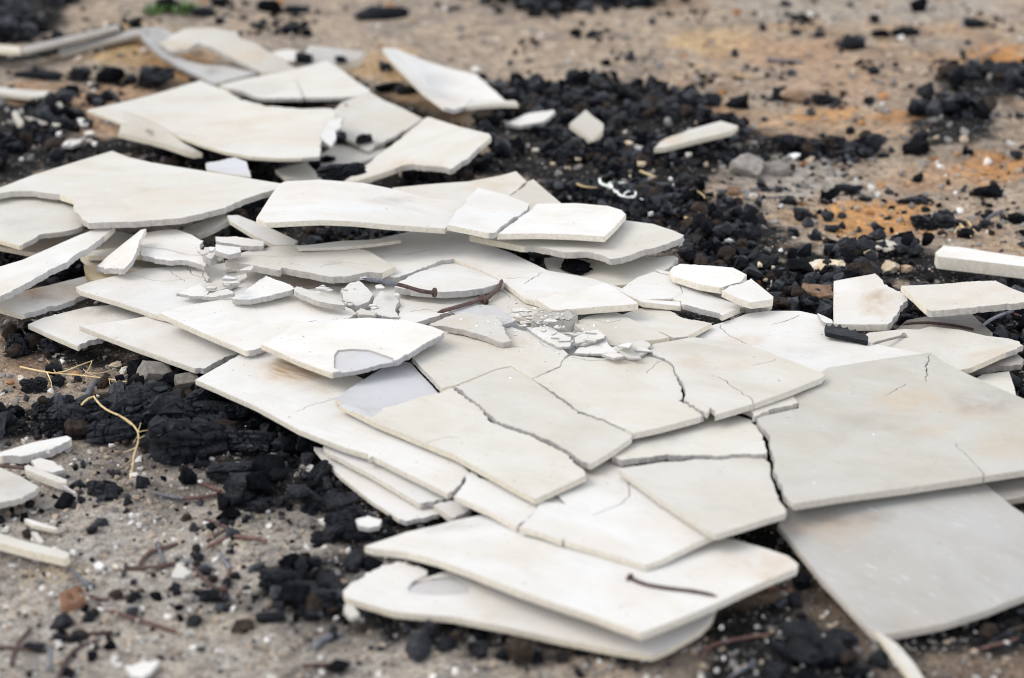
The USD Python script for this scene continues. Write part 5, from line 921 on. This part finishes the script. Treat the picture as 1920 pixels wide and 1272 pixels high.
TIM = [(345,868,.082,.058,.062,28,-14,'largest charred timber chunk in the heap left of the boards, with an ash-blue split face'),(262,790,.060,.050,.042,35,14,'charred timber block with layered grain beside the concrete block'),
 (320,815,.070,.050,.056,70,-25,'ash-dusted grey splinter of charred timber standing beside the largest chunk'),(212,835,.075,.045,.036,10,4,'charred timber chunk with brown-grey grain in the middle of the left heap'),(372,772,.080,.034,.034,38,16,'slanting charred timber sliver under the left rim of the boards'),
 (410,800,.075,.040,.036,15,-10,'charred timber block with pale edges right of the largest chunk'),(118,815,.060,.046,.040,-12,6,'dark charred timber block left in the front left heap'),(98,785,.055,.036,.030,25,0,'short charred stub above the dark timber block at left'),(165,790,.058,.034,.030,0,10,'flat charred timber slab below the bent straw stalk'),
 (460,855,.07,.05,.036,-20,8,'charred timber chunk in shade beneath the left board rim'),(440,905,.07,.04,.026,12,0,'low charred slab at the foot of the largest chunk'),(602,905,.036,.026,.026,60,12,'striated charred block at the splintered rim of the stack'),(636,1002,.036,.032,.030,25,0,'squarish black charred block beside the white flake at front'),
 (668,1018,.034,.024,.020,15,0,'rounded charred block below the squarish one at front'),(735,985,.022,.020,.020,70,10,'small striated charred stub at the tip of the splintered layers'),(640,336,.080,.032,.034,10,4,'black charred log lying across the pale fragments of the upper heap'),
 (62,738,.036,.026,.024,20,0,'charred block beside a pale pebble at the left edge'),(108,728,.02,.02,.02,60,0,'small charred stub under the straw stalk'),(392,1132,.024,.02,.018,10,0,'blue-black charred square chip among the nails'),(530,1112,.055,.04,.026,5,0,'matt black charred chunk left of the lower front board'),(585,1140,.05,.03,.022,-15,0,'charred chunk at the lower left of the front boards'),(505,1170,.032,.02,.012,10,0,'flat grey-black charred flake on sand near the bottom'),
 (462,946,.03,.018,.016,55,0,'curved charred stub at the left of the front rim'),(600,1020,.024,.02,.014,0,0,'small lone charred stub on sand left of the front boards'),(190,938,.045,.03,.022,-20,0,'ragged black charred clump on dark ash, lower left'),(1885,845,.05,.04,.03,40,0,'charred lump hidden under the right frame side of the large board')]
for k, (px, py, L, Wd, H, yaw, pit, lab) in enumerate(TIM[:-1]):
    p = on_ground(px, py) if 'log' not in lab else on_plane([(px, py)], .050)[0]
    put('charred_timber', lab, 'charred timber', timber_mesh(L * (.85 if k < 3 else .68), Wd * (.62 if k < 3 else .5), H * (.60 if k < 3 else .52), 500 + k), (p[0], p[1] + Wd * .25, p[2] + H * .26), rot_mat(math.radians(yaw), math.radians(-pit), k * .3), 'charred_wood', smooth=24)

def block(name, label, cat, px, py, dims, yaw, mat, pitch=0, roll=0):
    m = trimesh.creation.box(dims).subdivide().subdivide().subdivide(); v = np.array(m.vertices)
    q = v / (np.array(dims) / 2); v = v * (1 - 0.05 * (np.sort(np.abs(q), 1)[:, 1:2] ** 8)) + (meshkit.fbm(v * 90 + 5, 3) - .5)[:, None] * .0022 * np.sign(v)
    p = on_ground(px, py)
    put(name, label, cat, trimesh.Trimesh(v, m.faces, process=False), (p[0], p[1] + dims[1] * .3, p[2] + dims[2] * .45), rot_mat(math.radians(yaw), math.radians(pitch), math.radians(roll)), mat, smooth=40)
block('concrete_block', 'brown-grey concrete block leaning in the shade under the left rim', 'concrete block', 288, 728, (.030, .020, .024), 35, 'concrete', 18, 25)
block('concrete_block', 'smaller mottled concrete block touching the left rim of the boards', 'concrete block', 350, 735, (.022, .016, .016), 25, 'concrete', 0, 20)
STONES = [(1405,330,46,25,'rounded grey stone at the right rim of the charcoal band','stone_grey',.1),(1455,328,38,14,'low grey stone touching the rounded grey one','stone_grey',.3),(1505,190,42,24,'tan crumbling clod at the upper right','clod_tan',.2),(1528,570,42,22,'brown stone behind the upright slab','stone_brown',.4),(1490,299,15,8,'small white pebble right of the charcoal band','chip_white',.1),
 (1376,366,16,11,'small brown stone on sand beside a cinder','stone_brown',.2),(1658,476,30,15,'crumbly white lump with ridges behind the upright slab','crumb_pale',.6),(1632,488,16,12,'pale yellow crumb beside the ridged white lump','crumb_tan',.6),(1560,510,34,12,'cream crumbled lump in charcoal left of the upright slab','crumb_tan',.7),(1535,502,22,9,'small cream crumb left of the cream crumbled lump','crumb_pale',.6),(1670,514,24,14,'tan crumbling lump behind the upright slab','crumb_tan',.7),(1700,512,14,10,'brownish crumb right of the tan crumbling lump','clod_tan',.6),
 (1345,438,16,10,'pinkish stone chip in the charcoal band','clod_tan',.3),(215,690,15,7,'pink-beige chip under the left rim of the boards','crumb_tan',.4),(232,702,9,9,'pale chip next to the pink-beige one','crumb_pale',.3),(40,716,8,8,'pale pebble beside a charred block at the left edge','crumb_pale',.3),(95,738,7,6,'white pebble under the hanging straw','chip_white',.3),(128,719,6,5,'round tan pebble beside the straw stalk','crumb_tan',.1),(130,727,6,5,'round tan pebble below another one','crumb_tan',.1),
 (1445,1108,12,9,'orange-brown pebble on brown soil between the front boards','rust_orange',.2),(1480,1112,9,7,'smaller orange pebble right of the orange-brown one','rust_orange',.2),(900,300,26,20,'sandy clod beside the bent rim board','clod_tan',.3),(352,1130,14,12,'grey pebble among the rusty nails','stone_grey',.3),(640,1098,10,7,'dull tan clod in the charcoal left of the lower front board','clod_tan',.3)]
for k, (px, py, hx, hy, lab, mat, ro) in enumerate(STONES):
    p = on_ground(px, py); d = np.linalg.norm(p - EYE); s = np.array([hx, hx * .75, hy]) / FPX * d
    put('stone', lab, 'stone', lump_mesh(700 + k, s, 3, .12 + ro * .25, .15, .05), (p[0], p[1] + s[1] * .3, p[2] + s[2] * .6), rot_mat(k * .2 % .6, 0, 0), mat, smooth=True if ro < .3 else 40)

# ------------------------------------------------------------------ nails, rods, stalks, string
def spline(P, n):
    P = np.asarray(P, float)
    if len(P) == 2: return P[0] + (P[1] - P[0]) * np.linspace(0, 1, n)[:, None]
    s = np.concatenate([[0], np.cumsum(np.linalg.norm(np.diff(P, axis=0), axis=1))]); u = np.linspace(0, s[-1], n)
    from scipy.interpolate import PchipInterpolator
    return PchipInterpolator(s, P)(u)
def tube(P, r, sides=8):
    P = np.asarray(P, float); r = np.broadcast_to(r, (len(P),)); t = np.gradient(P, axis=0); t /= np.linalg.norm(t, axis=1, keepdims=True) + 1e-12
    a = np.cross(t, [0.02, 0.03, 1.0]); a /= np.linalg.norm(a, axis=1, keepdims=True) + 1e-12; b = np.cross(t, a); w = np.arange(sides) * 2 * np.pi / sides
    v = (P[:, None] + r[:, None, None] * (np.cos(w)[None, :, None] * a[:, None] + np.sin(w)[None, :, None] * b[:, None])).reshape(-1, 3)
    n = len(P); i, j = np.meshgrid(np.arange(n - 1), np.arange(sides), indexing='ij'); j2 = (j + 1) % sides
    f = np.concatenate([np.stack([i * sides + j, i * sides + j2, (i + 1) * sides + j2], -1).reshape(-1, 3), np.stack([i * sides + j, (i + 1) * sides + j2, (i + 1) * sides + j], -1).reshape(-1, 3)])
    v = np.concatenate([v, P[:1], P[-1:]]); k = np.arange(sides); k2 = (k + 1) % sides
    f = np.concatenate([f, np.stack([np.full(sides, n * sides), k2, k], 1), np.stack([np.full(sides, n * sides + 1), (n - 1) * sides + k, (n - 1) * sides + k2], 1)])
    m = trimesh.Trimesh(v, f, process=False)
    if m.volume < 0: m.invert()
    return m
def part(name, root, tm, mat, loc, smooth=50):
    v, f, n = meshkit.arrays(tm, smooth); return raw_mesh(prim_path(name, root), v - loc, f, n, mat)
def world_path(px, lift, rigid=False):
    p, on = rest(px); p = p.copy(); p[:, 2] += lift
    z = p[:, 2]
    if rigid:
        u = np.concatenate([[0], np.cumsum(np.linalg.norm(np.diff(np.asarray(px, float), axis=0), axis=1))]); u /= u[-1]
        lin = z[0] + (z[-1] - z[0]) * u; z[:] = lin + max(0, (z - lin).max()) * .85
    elif len(z) > 2: z[1:-1] = np.maximum(z[1:-1], np.minimum(z[:-2], z[2:]) - 0.004)
    d = dirs(px); s = (z - CAM_H) / d[:, 2]; return EYE + d * s[:, None]
def nail(label, px, r=1.9, head=1, mat='rust', tip=None, lift=0.0, jig=True):
    r = r * .00092; P = world_path(px, r * 0.9 + lift, True)
    Q = spline(P, 26)
    if head < 0: Q = Q[::-1]
    u = np.linspace(0, 1, 26); rad = r * (1 + (noise2(Q[:, :2], 230, 3, 2) - .5) * .4) * np.where(u < .10, .25 + .75 * u / .10, 1)
    loc = Q.mean(0); loc[2] -= r
    root = xform('nail', label, 'nail', None, loc)
    if tip:
        part('shank', root, tube(Q[12:], rad[12:]), mat, loc); part('point', root, tube(Q[:13], rad[:13]), tip, loc)
    else: part('shank', root, tube(Q, rad), mat, loc)
    if head:
        t = Q[-1] - Q[-3]; t /= np.linalg.norm(t)
        c = Q[-1] + t * r * np.array([-.7, -.55, .3, .5])[:, None]; part('head', root, tube(c, np.array([1.4, 2.3, 2.4, 1.9]) * r, 12), mat, loc)
NAILS = [('long bent nail with a blue-grey point and rusty head on the middle splinters', [(678,522),(715,528),(752,535),(790,546),(815,549)], 2.4, 1, 'rust', 'burnt_steel'),
 ('left of the two crossed nails, rusty with its point to the left', [(820,586),(860,575),(905,561)], 2.4, 1, 'rust', None),
 ('right of the two crossed nails, bent upward to the right', [(941,524),(936,538),(922,552),(908,564)], 2.4, 1, 'rust', None),
 ('long bent nail with a small head lying on the uppermost front board', [(1345,1118),(1300,1109),(1250,1103),(1215,1097),(1181,1084)], 1.8, 1, 'rust', None),
 ('straight thin nail lying on the pointed right hand board', [(1636,645),(1666,637),(1695,630)], 1.5, 1, 'stone_grey', None),
 ('thin dark rod under the cream slab at right', [(1690,609),(1730,605),(1770,608),(1825,618)], 1.6, 0, 'rust', None),
 ('red-tinged nail with a blue end at the right frame edge', [(1848,577),(1870,580),(1895,587),(1925,600)], 2.0, 0, 'rust_red', 'burnt_steel'),
 ('blue-grey bent nail below the red-tinged one at right', [(1842,612),(1858,600),(1880,590),(1904,583)], 2.0, 0, 'burnt_steel', None),
 ('rusty nail in the dark gap under the triangular top board', [(552,197),(600,200),(652,197)], 2.2, -1, 'rust', None),
 ('rusty nail lying across the lilac-grey scrap', [(388,304),(430,313),(470,322)], 1.9, 0, 'rust_red', None),
 ('half blue half red bent nail on the ash at left', [(287,925),(313,930),(358,935),(395,930),(418,925)], 1.9, 0, 'rust_red', 'burnt_steel'),
 ('short red nail above the half blue one', [(367,902),(393,913),(414,920)], 1.6, 0, 'rust_red', None),
 ('rusty nail lying right of the sand patch, below the half blue nail', [(382,973),(405,981),(428,991)], 1.7, 0, 'rust', None),
 ('reddish bent nail shaped like a shallow arch on sand', [(385,1030),(405,1018),(436,1006),(470,1009),(500,1015)], 1.9, 0, 'rust_red', None),
 ('thin nail crossing under the reddish arch', [(386,1015),(405,1005),(425,992)], 1.5, 0, 'rust', None),
 ('long grey-violet nail lying level in the middle of the nail cluster', [(235,1065),(283,1065),(320,1058),(353,1055),(385,1060),(407,1070)], 2.1, -1, 'rust', 'burnt_steel'),
 ('nail with an upturned end crossing behind the long grey-violet one', [(260,1062),(270,1046),(285,1034),(310,1026),(333,1020)], 1.9, 0, 'rust', None),
 ('short upright grey nail in the nail cluster', [(302,1058),(300,1040),(297,1021)], 1.7, 0, 'burnt_steel', None),
 ('nail bent like a hook with a red round head at the right of the cluster', [(410,1035),(420,1050),(430,1068),(426,1088),(417,1108)], 1.8, 1, 'rust_red', 'burnt_steel'),
 ('brown nail sloping down right below the pale leaning flake', [(362,1061),(383,1086),(410,1105)], 1.9, 0, 'rust', None),
 ('grey-brown bent nail right of the rusty square plate', [(163,1114),(200,1125),(233,1121),(263,1106)], 2.0, 0, 'rust', None),
 ('slanting grey nail with a head just above the rusty square plate', [(133,1065),(150,1084),(170,1101)], 2.0, 1, 'burnt_steel', None),
 ('nail slanting down left below the rusty square plate', [(187,1131),(175,1150),(159,1165)], 1.8, 0, 'rust', None),
 ('long rusty nail lying on sand below the square plate', [(200,1144),(250,1160),(290,1172),(333,1186)], 1.9, 0, 'rust_red', None),
 ('long nail lying nearly level at the lower left', [(90,1200),(150,1191),(217,1185)], 2.0, 0, 'rust', None),
 ('nail leaning steeply down left near the left frame edge', [(60,1175),(46,1192),(33,1208),(22,1248)], 2.0, 0, 'rust', None),
 ('rusty nail entering from the left frame edge at the bottom', [(-20,1214),(20,1215),(50,1217),(87,1221)], 2.1, 0, 'rust', None),
 ('longest curved nail running down to the bottom left frame edge', [(187,1203),(143,1218),(120,1245),(103,1285)], 2.2, 0, 'rust', None),
 ('short grey nail standing beside the longest curved one', [(90,1208),(93,1230),(91,1256)], 1.9, 0, 'burnt_steel', None),
 ('small bent nail at the left of the charcoal along the front rim', [(464,873),(480,882),(500,891)], 1.4, 0, 'rust', None),
 ('little nail with a round head pointing up at the front rim', [(510,867),(512,882),(516,897)], 1.5, 1, 'rust', None),
 ('pinkish nail lying on sand at the bottom, left of the lower front board', [(563,1248),(600,1247),(640,1244)], 1.7, 0, 'rust_red', None),
 ('reddish bent wire between the two front boards', [(1318,1240),(1328,1215),(1360,1203),(1400,1196),(1442,1190)], 1.6, 0, 'rust_red', None),
 ('violet-brown nail right of the brass cup', [(1520,1238),(1540,1226),(1558,1214)], 1.7, 0, 'rust_red', None),
 ('dark screw with a shiny head at the bottom edge', [(1366,1272),(1390,1258),(1413,1244)], 1.7, 1, 'burnt_steel', None),
 ('bright steel bolt beside the brass cup', [(1457,1232),(1475,1226),(1492,1220)], 2.4, 0, 'steel', None),
 ('dark nail on the sand at the upper right, blurred', [(1440,112),(1475,114),(1508,118)], 2.6, -1, 'burnt_steel', None),
 ('dark rod on sand beside the small brown stone', [(1340,358),(1400,356),(1455,354)], 2.0, 0, 'burnt_steel', None),
 ('second thin rod on sand below the first', [(1400,372),(1440,371),(1475,369)], 1.6, 0, 'burnt_steel', None),
 ('bent rusty rod in the sand at the right below the orange patch', [(1842,422),(1858,405),(1880,395)], 2.2, 0, 'burnt_steel', None),
 ('thin rusty rod slanting on orange soil at the upper right', [(1803,122),(1840,108),(1870,92)], 2.4, 0, 'burnt_steel', None),
 ('thick blue-black metal rod leaning in the left charcoal heap', [(158,753),(166,735),(183,713)], 3.4, 0, 'burnt_steel', None),
 ('brown nail lying under the pointed grey board at the left edge', [(-10,872),(20,875),(45,878)], 1.8, 0, 'rust', None),
 ('dark bent metal strip at the left of the front charcoal', [(590,1218),(600,1204),(617,1195),(640,1188)], 3.0, 0, 'burnt_steel', None),
 ('violet-brown wire on the dark soil at the bottom right', [(1835,1218),(1880,1206),(1930,1192)], 1.6, 0, 'rust_red', None)]
for i, a in enumerate(NAILS): nail(a[0], a[1], a[2], a[3], a[4], a[5], lift=(.013, .002, .002)[i] if i < 3 else .0)

def stalk(name, label, cat, paths, mat='straw', lift=0.008):
    ps = [spline(world_path(p[1], lift + p[3] / 1000 if len(p) > 3 else lift), 22) for p in paths]; loc = ps[0].mean(0)
    root = xform(name, label, cat, None, loc)
    for (nm, px, r, *_), P in zip(paths, ps): part(nm, root, tube(P, r / 1000 * np.linspace(1, .5, len(P)), 6), mat, loc)
stalk('straw_stalk', 'branched dry straw stalk lying across charcoal at left', 'straw', [('stem', [(38,688),(70,695),(100,700),(140,703),(175,707),(205,711),(241,717)], 1.0), ('branch', [(102,700),(120,697),(145,687),(172,677)], .9, 4), ('branch', [(172,677),(166,692),(156,704)], .6, 4), ('branch', [(104,699),(96,686),(86,674)], .6), ('branch', [(88,699),(94,712),(97,728)], .7), ('branch', [(156,692),(172,703),(195,709)], .35, 3), ('branch', [(160,698),(180,700),(210,694)], .35, 3), ('branch', [(205,711),(207,722),(214,728)], .35), ('branch', [(215,712),(224,722),(232,730)], .35), ('branch', [(232,716),(222,727),(228,735)], .35)])
stalk('straw_stalk', 'bent dry straw stalk with side rootlets hanging over charred timber', 'straw', [('stem', [(153,759),(165,748),(174,743),(180,750),(192,763),(206,772),(225,780),(243,791),(254,803),(260,815),(258,833),(252,850),(249,870),(245,898)], 1.1), ('branch', [(222,778),(236,789),(246,797)], .8, 3), ('branch', [(259,811),(270,808),(280,807)], .5, 2), ('branch', [(258,823),(266,820),(272,817)], .5, 2), ('branch', [(258,812),(261,803),(264,793)], .5, 2), ('branch', [(254,840),(242,845),(230,849)], .4), ('branch', [(251,860),(240,867),(226,876)], .4), ('branch', [(258,818),(253,826),(250,832)], .4)], lift=.022)
stalk('straw_stalk', 'short tan straw in the charcoal band above the pale string', 'straw', [('stem', [(1200,321),(1215,327),(1234,334)], 1.6)], lift=.012)
stalk('straw_stalk', 'arched tan straw in the charcoal band right of the pale string', 'straw', [('stem', [(1270,357),(1300,358),(1322,372)], 1.5)], lift=.012)
stalk('straw_stalk', 'pale brown straw in the charcoal band left of the pale string', 'straw', [('stem', [(1082,345),(1100,351),(1119,352)], 1.6)], lift=.012)
stalk('straw_stalk', 'cream straw in charcoal near the right end of the white boards', 'straw', [('stem', [(1284,408),(1296,411),(1310,399)], 1.8)], lift=.012)
stalk('straw_stalk', 'thin straw under the lowest left board', 'straw', [('stem', [(52,646),(80,648),(112,639)], .6)], lift=.003)
stalk('straw_stalk', 'dry grass straws at the right above the white bar', 'straw', [('stem', [(1790,438),(1800,425),(1815,440)], 1.2), ('stem', [(1800,420),(1812,432),(1822,445)], 1.0), ('stem', [(1815,414),(1825,430),(1835,440)], 1.0)], lift=.006)
stalk('string', 'knotted pale green-white string lying on the charcoal band', 'string', [('loop', [(1124,337),(1128,346),(1140,349),(1150,356),(1162,366),(1176,371),(1190,368),(1192,361),(1184,358),(1174,361),(1170,367)], 2.0), ('loop', [(1141,352),(1146,343),(1160,343),(1174,345),(1184,352)], 1.8), ('tail', [(1176,371),(1190,371),(1206,375)], 1.3), ('tail', [(1142,345),(1152,353),(1160,362)], 1.8)], 'string', lift=.014)
# brass cup with a pale rim
p = on_ground(1507, 1222); root = xform('metal_cup', 'small round metal cup with a tan ball inside, bottom right', 'metal cup', None, p)
cup = trimesh.creation.revolve([(0, 0), (.0062, 0), (.0068, .002), (.0070, .010), (.0060, .0103), (.0054, .004), (0, .0035)], sections=28); cup.apply_transform(trimesh.transformations.rotation_matrix(math.radians(52), [1, 0, 0])); cup.apply_translation([0, .002, .004])
v, f, n = meshkit.arrays(cup, 40); raw_mesh(prim_path('rim', root), v, f, n, 'steel')
ball = lump_mesh(4, np.array([.0048] * 3), 3, .03, 0, 0); v, f, n = meshkit.arrays(ball, True); raw_mesh(prim_path('ball', root), v + [0, -.003, .0085], f, n, 'brass')
# green tuft
for (cx, cy, hw, hh, nb, lab) in [(288,26,16,22,34,'left half of the green tuft at the top, beside a cinder'), (345,24,22,28,60,'larger right tuft of green weeds at the top frame edge')]:
    p = on_ground(cx, cy); root = xform('weed_tuft', lab, 'weed', None, p); rg = np.random.default_rng(cx); V, F = [], []
    for k in range(nb):
        a = rg.uniform(0, 6.28); L = rg.uniform(.015, .034); w = rg.uniform(.002, .0045); o = rg.normal(size=2) * .012; d = np.array([math.cos(a), math.sin(a), rg.uniform(.5, 1.8)]); d /= np.linalg.norm(d); s = np.cross(d, [0, 0, 1]); s /= np.linalg.norm(s)
        b0 = np.array([o[0], o[1], 0]); q = [b0 - s * w * .4, b0 + s * w * .4, b0 + d * L * .55 + s * w, b0 + d * L * .55 - s * w, b0 + d * L - [0, 0, L * .2]]; n0 = len(V); V += q; F += [(n0, n0 + 1, n0 + 2), (n0, n0 + 2, n0 + 3), (n0 + 3, n0 + 2, n0 + 4)]
    v, f, n = meshkit.arrays((np.array(V), np.array(F)), False); raw_mesh(prim_path('leaves', root), v, f, n, 'leaf')
for (cx, cy, hx, hy, lab) in [(312,20,26,16,'black cinder between the two green tufts at the top')]:
    p = on_ground(cx, cy); d = np.linalg.norm(p - EYE); s = np.array([hx, hx, hy]) / FPX * d
    put('cinder', lab, 'cinder', lump_mesh(990, s, 3, .2, .5, .15), p + [0, 0, s[2] * .6], np.eye(3), 'charcoal')

# ------------------------------------------------------------------ grit: far too many grains to count
rng = np.random.default_rng(9)
mats = ['grit_tan', 'grit_tan', 'grit_pale', 'grit_grey', 'grit_dark', 'grit_grey', 'grit_rust', 'grit_pale']
pr = [(lump_mesh(80 + k, np.array([1.2, 1, .75]) * .002, 1, .12, .3, 0), m) for k, m in enumerate(mats)]
N = 30000
pp = np.stack([rng.uniform(-60, 1980, N), rng.uniform(-30, 1300, N)], 1)
keep = rng.random(N) < np.clip(0.25 + .75 * sstep(0, 600, pp[:, 1]), 0, 1); pp = pp[keep]
wp = ground_hit(pp); N = len(wp)
dk = map_coordinates(np.clip(sum(zmask.values()) + pile_mask, 0, 1), [(wp[:, 1] - fine_y[0]) / .0072, (wp[:, 0] - fine_x[0]) / .0072], order=1, mode='nearest')
low = sstep(700, 900, pp[:, 1]); pw = np.array([.26, .2, .07, .16, .12, .1, .07, .02])[None] * np.ones((N, 1)); pw[:, 2] += .10 * low; pw[:, 7] += .06 * low; pw[:, 3] += .12 * low; pw[:, 6] *= 1 - low; pw[:, 4:6] += dk[:, None] * 1.5
pw /= pw.sum(1, keepdims=True); idx = (rng.random(N)[:, None] > np.cumsum(pw, 1)).sum(1).clip(0, 7)
sc = (0.28 + 1.9 * rng.random(N) ** 4.5) * (1 + .5 * sstep(500, 300, pp[:, 1])) * (wp[:, 1] / 2.1) ** .5
wp[:, 2] += sc * .0006
instancer('grit', 'fine sand grains, ash crumbs and tiny pebbles covering the soil', 'grit', pr, wp, idx, np.repeat(sc[:, None], 3, 1), quats(N, rng, .5))
# crumbs of board dust around the broken middle
rng = np.random.default_rng(10); N = 900
cc = np.concatenate([np.stack([rng.normal(1010, 55, N), rng.normal(606, 20, N)], 1), np.stack([rng.normal(1080, 60, 90), rng.normal(640, 20, 90)], 1), np.stack([rng.normal(680, 60, 90), rng.normal(560, 22, 90)], 1), np.stack([rng.uniform(150, 1900, 120), rng.uniform(480, 1100, 120)], 1), np.stack([rng.normal(110, 60, 120), rng.normal(560, 14, 120)], 1)])
wp, on = rest(cc); wp = wp[on >= 0]; N = len(wp); sc = .09 + .6 * rng.random(N) ** 6; wp[:, 2] += sc * .0006
pr = [(lump_mesh(120 + k, np.array([1.5, 1, .45]) * .0022, 1, .1, .6, 0), 'chip_white' if k < 3 else 'grit_pale') for k in range(4)]
instancer('board_crumbs', 'tiny white crumbs of broken board lying on the sheets', 'board crumbs', pr, wp, rng.integers(0, 4, N), np.repeat(sc[:, None], 3, 1), quats(N, rng, .3))
